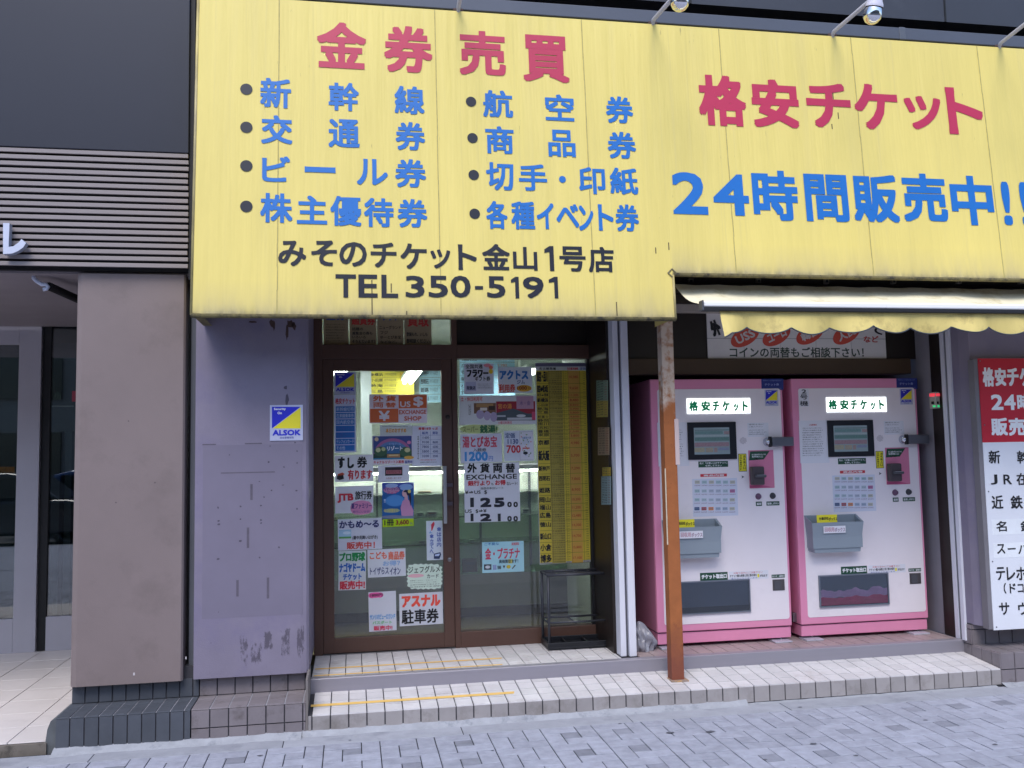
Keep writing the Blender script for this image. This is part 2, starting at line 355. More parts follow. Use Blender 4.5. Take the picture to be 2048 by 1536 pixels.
# ================================================================ SHOP BUILDING
shop = thing('shop_building', (1.9, 6.3, 0), 'dark shop building with purple pillars, brown glass door and recess for ticket machines', 'shop building')
m_purple = mat('purple_paint', '#7f788a', .6, var=.12, scale=2.5, bump=.25, bscale=160, dirt='#766f88', dlo=.5, dhi=.7, dscale=3)
def wear(mt, col, boxes, sc, st, lo, hi):       # scraped places: noise cut out inside soft boxes of object space (x0,x1,z0,z1)
    N = mt.node_tree.nodes; L = mt.node_tree.links; b = N['Principled BSDF']; src = b.inputs['Base Color'].links[0].from_socket
    tc = N.new('ShaderNodeTexCoord'); sp = N.new('ShaderNodeSeparateXYZ'); L.new(tc.outputs['Object'], sp.inputs[0])
    mp = N.new('ShaderNodeMapping'); mp.inputs['Scale'].default_value = st; L.new(tc.outputs['Object'], mp.inputs[0])
    no = N.new('ShaderNodeTexNoise'); no.inputs['Scale'].default_value = sc; no.inputs['Detail'].default_value = 8; no.inputs['Roughness'].default_value = .72; L.new(mp.outputs[0], no.inputs['Vector'])
    tot = None
    def M(op, a, bb):
        n = N.new('ShaderNodeMath'); n.operation = op
        for i, q in enumerate((a, bb)):
            if isinstance(q, (int, float)): n.inputs[i].default_value = q
            else: L.new(q, n.inputs[i])
        return n.outputs[0]
    for x0, x1, z0, z1 in boxes:
        parts = []
        for sock, c, h in ((sp.outputs['X'], (x0+x1)/2, (x1-x0)/2), (sp.outputs['Z'], (z0+z1)/2, (z1-z0)/2)):
            d = M('DIVIDE', M('ABSOLUTE', M('SUBTRACT', sock, c), 0), h); parts.append(d)
        f = M('SUBTRACT', 1, M('MAXIMUM', parts[0], parts[1])); f = M('MINIMUM', M('MAXIMUM', M('MULTIPLY', f, 1.6), 0), 1)
        tot = f if tot is None else M('MAXIMUM', tot, f)
    v = M('MULTIPLY', no.outputs['Fac'], M('POWER', tot, .35))
    mr = N.new('ShaderNodeMapRange'); mr.inputs[1].default_value = lo; mr.inputs[2].default_value = hi; L.new(v, mr.inputs[0])
    mx = N.new('ShaderNodeMix'); mx.data_type = 'RGBA'; L.new(mr.outputs[0], mx.inputs[0]); L.new(src, mx.inputs[6]); mx.inputs[7].default_value = lin(col); L.new(mx.outputs[2], b.inputs['Base Color'])
wear(m_purple, '#57515f', [(-.655, -.585, .29, .56), (-.60, -.50, .33, .52), (-.52, -.44, .40, .56), (-.43, -.345, .35, .58), (-.335, -.27, .30, .60)], 1.0, (34, 1, 11), .43, .49)
wear(m_purple, '#8f879d', [(-.88, -.26, .285, 2.3)], 1.0, (6, 1, .9), .60, .75)
wear(m_purple, '#6a6374', [(-.9, -.25, .285, 2.35)], 1.0, (50, 1, 30), .66, .71)
m_pstain = mat('peeled_patch', '#4f4a58', .8, var=.25, scale=30)
m_pline = mat('glue_mark', '#5b5562', .7, var=.2, scale=30)
m_brown = mat('brown_aluminium', '#573f36', .42, .1, var=.08, scale=3, stretch=(1, 1, .2))
m_dbrown = mat('dark_brown_panel', '#1f1714', .45, var=.15, scale=3)
m_black = mat('black_rubber', '#101014', .6, var=.1)
m_white = mat('white_aluminium', '#d6d7e2', .45, 0, var=.05, stretch=(1, 1, .2), dirt='#b0b0ba', dlo=.6, dhi=.8, dscale=4, dstretch=(1, 1, .2))
m_dfac = mat('dark_facade_panel', '#3a3c45', .45, var=.12, scale=1.2, stretch=(1, 1, .5), dirt='#4c4e56', dlo=.55, dhi=.8, dscale=2)
m_wallw = mat('white_wall', '#c0cac2', .7, var=.05)
m_glass = glass('window_glass', '#eef1f0', 1.6, 0.0, .05)  # pale diffuse part stands in for hazy reflections on the panes
m_rust = mat('rust_stain', '#4a3833', .85, var=.3, scale=20)
# --- left purple pillar
pl_b = .287; mb = MB()
mb.vprism([(-.895, YP), (-.30, YP), (-.268, YP+.006), (-.255, YP+.02), (-.255, YD+.02), (-.895, YD+.02)], pl_b, 3.0, m_purple)
FP = front(YP); rnd = random.Random(4)
def blot(px, py, w, h, mt, k=7):
    c = FP.pt(px, py); s_ = (FP.pt(px+10, py)-c).length/10; n = k; pts = []
    for i in range(n):
        a = 2*math.pi*i/n; r = rnd.uniform(.6, 1.1); pts.append(c+X*(math.cos(a)*w*.5*s_*r)+Zv*(math.sin(a)*h*.5*s_*r)-Y*.0007)
    mb.raw(pts, [tuple(range(n))], mt)
for px, py, a, b in ((436,1015,5,6),(437,1042,6,5),(438,1049,7,5),(481,1013,5,4),(481,1038,4,4),(481,1082,7,5),(519,963,4,3),(522,1011,5,4),(522,1040,6,5),(522,1046,5,4),(528,994,4,4),(537,924,5,4),(543,981,4,4),(558,1095,6,5),(566,970,5,3),(568,934,5,5),(571,775,8,9),(594,902,4,4),(594,926,4,5),(593,981,5,4),(594,1018,4,5),(436,1118,7,4),(519,1115,4,4),(459,910,3,3),(540,892,3,3),(590,885,4,4),(437,1224,2,2),(422,1286,2,2)): blot(px, py, a, b, m_pstain)
blot(574, 800, 9, 26, m_pstain, 9)
for px, y0, y1 in ((503,968,1000),(496,1055,1096),(475,1160,1193),(536,1155,1197)): mb.rpx(px-2.5, y0, px+2.5, y1, FP, m_pline, .0006)
for x0, x1, yy in ((442,550,945),(490,524,887),(405,432,889)): mb.rpx(x0, yy-1.2, x1, yy+1.2, FP, m_pline, .0006)
for px, py, a, b in ((543,646,10,18),(548,652,6,22),(580,648,16,18),(588,652,10,20),(574,664,6,34),(505,644,18,6)): blot(px, py, a, b, m_rust, 11)
pil = mb.build('left_pillar', shop, bev=.002)
mb = MB(); mb.rpx(406, 888, 605, 1232, FP, mat('purple_patch', '#767082', .55, var=.06, scale=4), .0004); mb.build('paint_patch', pil)
# brown tiled foot of the pillar
def ledge(x0, x1, mt, pitch, parent, side=True, xl=None, clipw=None, zt=.18, row=.0985, longt=False):
    mb = MB(); mb.box(x0+.002, x1-.002, YT+.004, 5.60, -.03, zt-.006, m_joint); mb.box(x0+.002, x1-.002, 5.535, 5.62, zt-.01, .35, m_joint)
    mb.box(x0+.002, x1-.002, YT+.004, 5.535, zt-.008, zt-.0045, mat('pale_joint', '#9b9ca6', .8))
    n = int((x1-x0)/pitch)+1
    if longt: tiles(mb, (x0, YT+.004, -.02), X, Zv, n, 1, pitch, zt+.014, mt, clip=(x1-x0, 1), gap=.004, th=.007)
    else:
        tiles(mb, (x0, YT+.004, zt-.006-row), X, Zv, n, 1, pitch, row, mt, clip=(x1-x0, 1), gap=.005, th=.007)
        tiles(mb, (x0, YT+.004, -.02), X, Zv, n, 1, pitch, zt-.006-row+.02, mt, clip=(x1-x0, 1), gap=.005, th=.007)
    tiles(mb, (x0, YT-.003, zt-.0065), X, Y, n, 1, pitch, .115, mt, clip=(x1-x0, 1), gap=.005, th=.007)
    tiles(mb, (x0, YT+.112, zt-.0065), X, Y, n, 2, pitch, .085, mt, clip=(x1-x0, 1), gap=.004, th=.006)
    tiles(mb, (x0, 5.535, zt), X, Zv, n, 1, pitch, .106, mt, clip=(x1-x0, 1), gap=.005, th=.006)
    return mb.build('tiled_foot', parent)
ledge(-.87, -.262, m_tileb, .0988, shop)
mb = MB(); mb.box(-.262, -.25, YT, 5.62, -.03, .30, mat('foot_side', '#77716f', .7)); mb.build('foot_cheek', shop)
# --- right purple pillar
mb = MB(); mb.vprism([(4.066, 5.565), (4.072, 5.50), (4.10, 5.43), (7.5, 5.43), (7.5, 6.2), (4.066, 6.2)], .335, 2.50, m_purple); mb.build('right_pillar', shop, bev=.003)
mb = MB(); mb.box(4.066, 7.5, YT+.004, 5.6, -.1, .197, m_joint); mb.box(4.066, 7.5, 5.52, 5.62, .19, .34, m_joint)
tiles(mb, (4.063, YT+.004, -.11), X, Zv, 30, 3, .1, .1035, m_tileb, gap=.005, th=.006)
tiles(mb, (4.063, YT-.002, .197), X, Y, 30, 3, .1, .095, m_tileb, gap=.005, th=.006)
tiles(mb, (4.063, 5.52, .2), X, Zv, 30, 2, .1, .1, m_tileb, gap=.005, th=.006, clip=(9, .132))
tiles(mb, (4.066, 5.62, .0), -Y, Zv, 4, 4, .095, .1, m_tileb, gap=.005, th=.005, clip=(.365, .203))
tiles(mb, (4.066, 5.62, .2), -Y, Zv, 1, 2, .1, .1, m_tileb, gap=.005, th=.005, clip=(.1, .13))
mb.build('tiled_foot', shop)
# --- upper facade above the sign
mb = MB()
zfac = W(1700, 30, 5.75)[1]; mb.box(-.9, 8, 5.75, 6.3, zfac, 9, m_dfac)
mb.box(-.9, 8, 6.20, 6.3, 2.98, zfac, mat('gap_shade', '#08080b', .9))  # near-black colour paints the shade of the slit above the rail
mb.build('upper_facade', shop)
mb = MB()
for xj in (.35, 2.33, 4.3, 6.2): mb.box(xj, xj+.012, 5.745, 5.76, zfac, 9, m_black)
mb.build('panel_joint', shop)
# --- white corner post beside the window
mb = MB(); mb.box(1.69, 1.727, 5.70, 5.80, ZU, 3.0, m_white); mb.box(1.729, 1.741, 5.715, 5.80, ZU, 3.0, mat('post_groove', '#5c5d68', .5)); mb.box(1.743, 1.79, 5.685, 5.80, ZU, 3.0, m_white)
mb.build('corner_post', shop, bev=.003)
# --- side return between window and post
mb = MB(); mb.box(1.672, 1.70, 5.80, YD+.03, ZU, 3.0, m_dbrown); mb.build('return_wall', shop)
# --- door surround
zt0 = W(780, 718.5, YD)[1]; ztr = W(780, 690, YD)[1]; xdl, xdr = -.196, .683; xwl = W(917, 1000, YD)[0]; xwr = 1.66
mb = MB()
mb.box(-.255, xdl-.0015, YD-.03, YD+.06, ZU, 3.0, m_brown)
mb.box(xdr+.0015, xwl, YD-.03, YD+.06, ZU, 3.0, m_brown)
mb.box(xdl-.004, xdr+.004, YD-.03, YD+.06, zt0+.0015, ztr, m_brown)
mb.box(xwl, 1.672, YD-.03, YD+.06, zt0+.002, ztr, m_brown)
mb.box(xwl, 1.672, YD-.03, YD+.06, ZU, W(1000, 1258, YD)[1], m_brown)
mb.build('door_surround', shop, bev=.003)
mb = MB(); mb.box(xwl, 1.672, YD+.03, YD+.05, ztr, 3.0, m_dbrown); mb.box(xdl-.004, xdr+.004, YD-.02, YD+.05, 2.60, 3.0, m_dbrown); mb.build('transom_panel', shop)
mb = MB(); mb.box(xdl-.004, xdr+.004, YD+.015, YD+.021, ztr, 2.598, m_glass); mb.build('transom_window', shop)
zwb = W(1000, 1258, YD)[1]
mb = MB(); mb.box(xwl, 1.655, YD+.010, YD+.018, zwb, zt0+.002, m_glass)
win = mb.build('window_pane', shop)
mb = MB(); mb.box(1.655, 1.672, YD-.02, YD+.035, zwb, zt0+.002, m_black); mb.build('corner_bead', win)
mb = MB(); mb.box(xdl-.02, xdl+.02, YD+.022, YD+.035, ZU, zt0+.02, m_black); mb.box(xdr-.02, xdr+.02, YD+.022, YD+.035, ZU, zt0+.02, m_black); mb.box(xdl, xdr, YD+.022, YD+.035, zt0-.02, zt0+.02, m_black); mb.build('door_stop', shop)
# door leaf
gx0, gz1 = W(668, 743, YD); gx1, gz0 = W(886, 1266, YD)
gx0 = W(668, 1000, YD)[0]; gx1 = W(885, 1000, YD)[0]; gz0 = W(780, 1270, YD)[1]; gz1 = W(780, 742, YD)[1]
mb = MB()
mb.box(xdl, gx0, YD-.02, YD+.02, ZU+.008, zt0, m_brown); mb.box(gx1, xdr, YD-.02, YD+.02, ZU+.008, zt0, m_brown)
mb.box(gx0, gx1, YD-.018, YD+.018, ZU+.008, gz0, m_brown); mb.box(gx0, gx1, YD-.018, YD+.018, gz1, zt0, m_brown)
door = mb.build('door', shop, bev=.002)
mb = MB(); mb.box(gx0, gx1, YD+.001, YD+.008, gz0, gz1, m_glass); mb.build('door_glass', door)
m_acr = glass('clear_plastic', '#cfd2e2', 1.5, .15, .35)
hx, hz1 = W(889, 932, YD-.05); hz0 = W(889, 1047, YD-.05)[1]
mb = MB(); mb.box(hx-.012, hx+.012, YD-.065, YD-.05, hz0, hz1, m_acr)
h = mb.build('door_handle', door, bev=.003)
mb = MB()
for pz in (970, 1007): c = W(899, pz, YD-.02); mb.box(hx-.008, c[0]+.02, YD-.05, YD-.02, c[1]-.012, c[1]+.012, mat('handle_bracket', '#5a5058', .4, .5))
build_pieces(mb, 'handle_bracket', door)
m_chr = mat('dull_chrome', '#8d8c90', .3, .9, var=.05)
for px, py, rr, mt in ((895.5, 834, .014, m_dbrown), (899.5, 1119, .014, m_chr)):
    c = W(px, py, YD-.02); mb = MB(); mb.lathe([(0, .008), (rr*.5, .008), (rr, .005), (rr*1.15, 0)], (c[0], YD-.02, c[1]), (0, -1, 0), mt); mb.build('door_lock', door, smooth=True)
mb = MB(); mb.box(xdl, xdr, YD-.035, YD+.03, ZU-.001, ZU+.005, m_chr); mb.build('threshold', shop)
# --- machine recess: side walls, back, ceiling, beam
m_grey = mat('grey_render', '#8d8a92', .8, var=.1, scale=4, bump=.15)
mb = MB(); mb.box(1.79, 1.80, 5.80, 7.2, ZU, 3.0, m_dbrown); mb.box(1.8, 4.07, 7.0, 7.2, ZU, 3.0, m_dbrown); mb.box(1.79, 4.07, 6.25, 7.1, 2.16, 2.2, m_dbrown); mb.build('recess_lining', shop)
zb1, zb0 = W(1600, 717, 5.93)[1], W(1600, 748, 5.93)[1]
mb = MB(); mb.box(1.80, 4.0, 5.93, 6.02, zb0, zb1, mat('brown_beam', '#4a3826', .5, .1, var=.1)); mb.build('recess_beam', shop, bev=.003)
mb = MB(); mb.box(1.80, 4.07, 5.96, 5.99, zb1, 3.0, m_dbrown); mb.build('recess_header', shop)
mb = MB(); mb.box(4.062, 4.072, 5.79, 7.1, ZU, 3.0, m_grey); mb.build('recess_wall', shop)
mb = MB(); mb.box(4.056, 4.072, 5.67, 5.79, ZU, 3.0, m_dbrown); mb.build('shutter_box', shop)
mb = MB(); mb.box(4.052, 4.07, 5.63, 5.67, ZU, 3.0, m_white); mb.box(4.058, 4.07, 5.605, 5.628, ZU, 3.0, mat('rail_groove', '#6d7078', .5)); mb.box(4.05, 4.07, 5.566, 5.603, ZU, 3.0, m_white)
mb.build('shutter_rail', shop, bev=.002)
# cream band over the recess, seen between sign and awning
mb = MB(); a = W(1352, 606, 5.86); b = W(1420, 620, 5.86); mb.box(1.80, 4.05, 5.86, 5.955, b[1]-.01, a[1]+.005, mat('cream_board', '#b7ab9d', .7)); mb.build('cream_board', shop)
# --- inside of the shop
m_floor = mat('lino_floor', '#8d8060', .5, var=.08)
m_mat = mat('door_mat', '#4c5b6a', .95, var=.15, scale=30)
mb = MB(); mb.box(-.35, 2.6, YD+.06, 9.4, ZU-.08, ZU-.01, m_floor); mb.build('shop_floor', shop)
mb = MB(); mb.box(-.2, .75, YD+.07, YD+.55, ZU-.01, ZU-.002, m_mat); mb.build('door_mat', shop)
mb = MB(); mb.box(-.45, -.35, YD+.06, 9.4, ZU, 2.75, m_wallw); mb.box(2.6, 2.7, 7.2, 9.4, ZU, 2.75, m_wallw); mb.box(-.35, 2.6, 9.3, 9.4, ZU, 2.75, m_wallw); mb.box(1.70, 1.785, YD+.06, 7.2, ZU, 2.75, m_wallw); mb.box(1.785, 2.7, 7.2, 7.25, ZU, 2.75, m_wallw)
mb.build('shop_wall', shop)
mb = MB(); mb.box(-.45, 2.7, YD+.06, 9.4, 2.66, 2.75, m_wallw); mb.build('shop_ceiling', shop)
mb = MB(); xq = W(722, 800, 8.0)[0]; mb.box(xq, xq+.09, 8.0, 8.06, ZU, 2.66, mat('partition_post', '#a9b2b4', .5)); mb.box(-.35, xq, 8.0, 8.04, ZU, 1.2, mat('partition_panel', '#8f9a98', .6)); mb.build('partition', shop)
m_lamp = mat('lit_tube', (1, 1, .97, 1), .5, var=0, emit=18)
for k, (px, py, yy) in enumerate(((681, 750, 7.3), (739, 750, 7.3), (833, 745, 7.3), (1068, 745, 7.3))):
    x, z = W(px, py, yy)
    if k == 1: continue
    t = thing('ceiling_light', (x, 7.9, 2.6), ('left', '', 'middle', 'right')[k]+' of the lit ceiling lights inside the shop', 'ceiling light', 'ceiling lights in the shop')
    mb = MB(); mb.box(x-.06, x+.06, 7.3, 8.5, z+.035, z+.07, m_wallw); mb.build('housing', t)
    mb = MB()
    mb.tube([(x-.03, 7.31, z+.015), (x-.03, 8.49, z+.015)], .016, m_lamp); mb.tube([(x+.03, 7.31, z+.015), (x+.03, 8.49, z+.015)], .016, m_lamp); mb.build('tube', t)
    mb = MB(); mb.box(x-.01, x+.01, 7.85, 7.95, z+.07, 2.66, m_wallw); mb.build('stem', t)

# ================================================================ YELLOW CANOPY SIGN
def sign_material():
    mt = mat('yellow_canvas', '#e6d276', .55, var=.07, scale=1.3, stretch=(1.6, 1, .5), trans=0)
    N = mt.node_tree.nodes; L = mt.node_tree.links; b = N['Principled BSDF']
    src = b.inputs['Base Color'].links[0].from_socket
    tc = N.new('ShaderNodeTexCoord')
    def streaks(sc, st, lo, hi, amt, col, last, mask=None):
        mp = N.new('ShaderNodeMapping'); mp.inputs['Scale'].default_value = st; L.new(tc.outputs['Object'], mp.inputs[0])
        no = N.new('ShaderNodeTexNoise'); no.inputs['Scale'].default_value = sc; no.inputs['Detail'].default_value = 7; no.inputs['Roughness'].default_value = .65
        L.new(mp.outputs[0], no.inputs['Vector'])
        mr = N.new('ShaderNodeMapRange'); mr.inputs[1].default_value = lo; mr.inputs[2].default_value = hi; mr.inputs[4].default_value = amt
        L.new(no.outputs['Fac'], mr.inputs[0]); f = mr.outputs[0]
        if mask is not None:
            mm = N.new('ShaderNodeMath'); mm.operation = 'MULTIPLY'; L.new(f, mm.inputs[0]); L.new(mask, mm.inputs[1]); f = mm.outputs[0]
        mx = N.new('ShaderNodeMix'); mx.data_type = 'RGBA'; L.new(f, mx.inputs[0]); L.new(last, mx.inputs[6]); mx.inputs[7].default_value = lin(col)
        return mx.outputs[2]
    o = streaks(1.0, (9, 1, .35), .52, .78, .28, '#cdbd80', src)
    o = streaks(1.0, (26, 1, .5), .58, .8, .35, '#bcae7e', o)
    o = streaks(1.0, (40, 1, 5), .68, .74, .7, '#7a6c44', o)
    # grime gathered along the bottom hem: two masks, one per hem height, from the attribute 'tone' (1 at the hem, 0 above)
    at = N.new('ShaderNodeAttribute'); at.attribute_name = 'tone'
    o = streaks(1.0, (9, 1, 2), .2, .75, .75, '#9c9288', o, at.outputs['Fac'])
    pw = N.new('ShaderNodeMath'); pw.operation = 'POWER'; pw.inputs[1].default_value = 3; L.new(at.outputs['Fac'], pw.inputs[0])
    o = streaks(1.0, (14, 1, 5), .35, .75, .75, '#4b4538', o, pw.outputs[0])
    L.new(o, b.inputs['Base Color'])
    # soft puckers
    mp = N.new('ShaderNodeMapping'); mp.inputs['Scale'].default_value = (7, 1, .5); L.new(tc.outputs['Object'], mp.inputs[0])
    no = N.new('ShaderNodeTexNoise'); no.inputs['Scale'].default_value = 1.6; no.inputs['Detail'].default_value = 3; L.new(mp.outputs[0], no.inputs['Vector'])
    bp = N.new('ShaderNodeBump'); bp.inputs['Strength'].default_value = .55; bp.inputs['Distance'].default_value = .02
    L.new(no.outputs['Fac'], bp.inputs['Height']); L.new(bp.outputs[0], b.inputs['Normal'])
    return mt
m_sign = sign_material()
m_hem = mat('dirty_hem', '#6e6540', .8, var=.3, scale=14, dirt='#2f2c26', dlo=.45, dhi=.65, dscale=22)
m_red = mat('red_lettering', '#bd2a50', .45, var=.05, scale=5); m_blue = mat('blue_lettering', '#0f6cbe', .45, var=.06, scale=5)
m_ink = mat('black_lettering', '#0f1426', .45, var=.1, scale=5)
XL, XM, XR = -.849, 1.887, 7.0
zlo, zhi = zs0, W(1700, 552, SB)[1]; ztop = 4.182
sy = lambda z: SB+LEAN*(z-zs0)
sign = thing('canopy_sign', (2.0, SB, zlo), 'big yellow canvas shop sign with red, blue and black lettering over the shop front', 'shop sign')
mb = MB()
def sgrid(x0, x1, za, zb, hem, nx):
    zs = [za, za+.012, za+.03, za+.06, za+.1, za+.15, za+.2, (za+.2+zb)/2, zb]
    tn = [1, 1, .75, .5, .32, .16, 0, 0, 0] if hem else [0]*9
    rn = random.Random(int(x0*100)+5)
    for i in range(nx):
        a, b = x0+(x1-x0)*i/nx, x0+(x1-x0)*(i+1)/nx
        for k in range(8):
            i0 = len(mb.v); mb.v += [(a, sy(zs[k]), zs[k]), (b, sy(zs[k]), zs[k]), (b, sy(zs[k+1]), zs[k+1]), (a, sy(zs[k+1]), zs[k+1])]
            mb.tone += [tn[k], tn[k], tn[k+1], tn[k+1]]; mb.f.append((i0, i0+1, i0+2, i0+3)); mb.mi.append(mb.m(m_sign))
sgrid(XL, XM, zlo, zhi, True, 12); sgrid(XL, XM, zhi, ztop, False, 12); sgrid(XM, XR, zhi, ztop, True, 20)
def q(*p): mb.raw(p, [(0, 1, 2, 3)], m_sign, .25)
q((XL, 5.74, zlo+.0), (XL, SB, zlo), (XL, sy(ztop), ztop), (XL, 5.74, ztop))
q((XM, SB, zlo), (XM, 5.42, zlo), (XM, 5.42, zhi), (XM, sy(zhi), zhi))
q((XL, sy(ztop), ztop), (XR, sy(ztop), ztop), (XR, 5.74, ztop), (XL, 5.74, ztop))
# seams of the canvas widths
for x in (-.402, .499, 1.400, 2.291, 3.199, 4.112, 5.0):
    za = zlo if x < XM else zhi; n = 14
    for k in range(n):
        z0, z1 = za+.01+(ztop-za-.01)*k/n, za+.01+(ztop-za-.01)*(k+1)/n
        c = Vector((x+random.uniform(-.0012, .0012), sy((z0+z1)/2), (z0+z1)/2)); mb.pbox(c, SIGN.u, SIGN.v, SIGN.n, .0055, (z1-z0)*1.004, .0018, mat('canvas_seam', '#b3a666', .7, var=.25, scale=12, stretch=(1, 1, 2)))
for (xa, ya, xb, yb_) in ((745,560,743,632),(813,622,814,637),(782,567,783,585),(1233,604,1234,632),(1311,495,1312,507),(1337,485,1338,500),(1665,185,1667,200),(1676,225,1677,238),(1663,248,1665,258)):
    a, b = SIGN.pt(xa, ya), SIGN.pt(xb, yb_); mb.pbox((a+b)/2, SIGN.u, SIGN.v, SIGN.n, .006, (a-b).length, .0012, mat('tear_mark', '#5d553b', .8, var=.3))
pan = mb.build('canvas_panel', sign)
mb = MB()
mb.tube([(XL-.004, SB+.004, zlo-.004), (XM+.004, SB+.004, zlo-.004)], .013, m_hem, 8); mb.tube([(XM, sy(zhi)+.004, zhi-.004), (XR, sy(zhi)+.004, zhi-.004)], .013, m_hem, 8)
mb.tube([(XM+.002, SB+.002, zlo), (XM+.002, sy(zhi), zhi)], .008, m_sign, 8)
mb.tube([(XL-.002, SB+.004, zlo), (XL-.002, sy(ztop), ztop)], .008, m_sign, 8)
mb.raw([(XL, SB+.01, zlo), (XL+.05, SB+.01, zlo), (XL+.05, 5.45, zlo-.003), (XL, 5.45, zlo-.003)], [(0,1,2,3)], m_hem)
mb.build('hem', sign, smooth=True)
mb = MB()   # square patch sewn at the inner corner
c = SIGN.pt(1344, 546)
for a0 in (0, 90, 180, 270):
    d1 = SIGN.u*math.cos(R(a0))+SIGN.v*math.sin(R(a0)); d2 = SIGN.u*math.cos(R(a0+90))+SIGN.v*math.sin(R(a0+90))
    mb.tube([c+d1*.026+SIGN.n*.003, c+d2*.026+SIGN.n*.003], .004, mat('patch_edge', '#7c7458', .7), 6)
mb.build('corner_patch', sign)
m_gpipe = mat('grey_painted_steel', '#555a66', .5, .1, var=.08)
mb = MB(); zr = W(1700, 48, 5.20)[1]; mb.box(XL+.02, XR, 5.20, 5.36, ztop+.012, zr, m_gpipe); mb.box(XL+.05, XR, 5.22, 5.72, ztop-.06, ztop+.011, m_black)
for xk in (3.75,): mb.box(xk-.2, xk-.155, 5.196, 5.363, ztop+.01, zr+.003, mat('grey_band', '#5d626c', .5))
mb.build('top_rail', sign, bev=.004)
mb = MB()   # steel frame seen under the right half
mb.box(XM+.02, XR, SB+.08, SB+.16, zhi+.02, zhi+.08, m_dbrown); mb.box(XM+.02, XR, 5.40, 5.44, zhi-.12, zhi+.25, m_dbrown)
mb.box(XM+.02, XR, SB+.14, 5.72, zhi+.09, zhi+.1, m_dbrown); mb.box(XL+.05, XM-.02, SB+.02, SB+.05, zlo+.02, zlo+.05, m_gpipe)
mb.build('frame', sign)
# lettering: every character set into its own box of photo pixels
def sc_(ox, oy, s): return lambda x, y: (ox+x/s, oy+y/s)
A = sc_(380, 0, 2.048); B2 = sc_(1300, 0, 2.194)
def letters(items, conv, mt, bold, mb):
    for ch, x0, y0, x1, y1 in items:
        a, b = conv(x0, y0), conv(x1, y1); mb.tpx(ch, a[0], a[1], b[0], b[1], SIGN, mt, bold, .003)
mb = MB()
letters([('金',520,92,722,280),('券',795,108,993,298),('売',1103,128,1292,310),('買',1363,146,1552,336)], A, m_red, .03, mb)
letters([('格',213,332,420,552),('安',447,350,652,560),('チ',687,366,880,560),('ケ',897,371,1087,568),('ッ',1118,423,1278,568),('ト',1303,388,1458,590)], B2, m_red, .036, mb)
build_pieces(mb, 'lettering', sign)
mb = MB()
letters([('新',288,321,414,442),('幹',568,339,692,454),('線',838,354,960,468),('交',292,473,420,590),('通',568,489,695,605),('券',842,501,963,616),
 ('ビ',295,640,410,745),('ー',470,684,596,708),('ル',683,652,810,758),('券',840,653,967,768),('株',288,792,420,912),('主',438,802,562,918),('優',575,804,702,926),('待',713,812,834,930),('券',850,816,972,932),
 ('航',1200,371,1322,481),('空',1455,388,1572,495),('券',1703,396,1814,505),('商',1210,518,1326,630),('品',1467,533,1578,643),('券',1710,541,1826,650),
 ('切',1213,666,1325,780),('手',1347,673,1462,782),('印',1593,686,1700,795),('紙',1720,688,1834,797),('各',1213,824,1300,938),('種',1316,826,1412,940),('イ',1420,832,1490,938),('ベ',1500,836,1592,932),('ン',1592,842,1652,945),('ト',1672,838,1734,945),('券',1742,838,1838,948)], A, m_blue, .026, mb)
letters([('2',97,757,250,940),('4',277,765,432,945),('時',450,749,648,967),('間',680,766,868,972),('販',890,767,1088,975),('売',1107,763,1300,973),('中',1320,773,1505,987),('!',1545,798,1582,987),('!',1625,800,1664,990)], B2, m_blue, .032, mb)
a = A(1510, 720); b = A(1540, 750); c = SIGN.pt((a[0]+b[0])/2, (a[1]+b[1])/2)
def disc(mb, c, r, pl, mt, off=.003, n=20, ry=None, rot=0):
    ry = ry or r; P = []
    for k in range(n):
        t = 2*math.pi*k/n; x, y = math.cos(t)*r, math.sin(t)*ry; P.append(c+pl.u*(x*math.cos(rot)-y*math.sin(rot))+pl.v*(x*math.sin(rot)+y*math.cos(rot))+pl.n*off)
    mb.raw(P, [tuple(range(n))], mt)
disc(mb, c, .021, SIGN, m_blue)
build_pieces(mb, 'lettering', sign)
mb = MB()
letters([('み',362,986,476,1090),('そ',497,985,602,1090),('の',612,992,724,1092),('チ',740,994,846,1096),('ケ',862,998,970,1102),('ッ',985,1022,1066,1100),('ト',1098,1002,1174,1106),('金',1197,1000,1310,1106),('山',1323,1012,1422,1108),('1',1452,1008,1490,1110),('号',1513,1010,1620,1112),('店',1632,1012,1736,1116)], A, m_ink, .026, mb)
letters([('T',596,1124,680,1219),('E',690,1125,768,1219),('L',784,1126,852,1220),('3',883,1130,960,1219),('5',977,1130,1056,1219),('0',1067,1130,1149,1219),('-',1167,1172,1200,1186),('5',1216,1132,1291,1220),('1',1315,1134,1347,1222),('9',1364,1134,1448,1222),('1',1470,1134,1507,1222)], A, m_ink, .03, mb)
for x, y in ((231,366),(231,522),(231,680),(231,846),(1151,417),(1157,566),(1162,717),(1166,876)): disc(mb, SIGN.pt(*A(x, y)), .0335 if x < 500 else .031, SIGN, m_ink)
build_pieces(mb, 'lettering', sign)

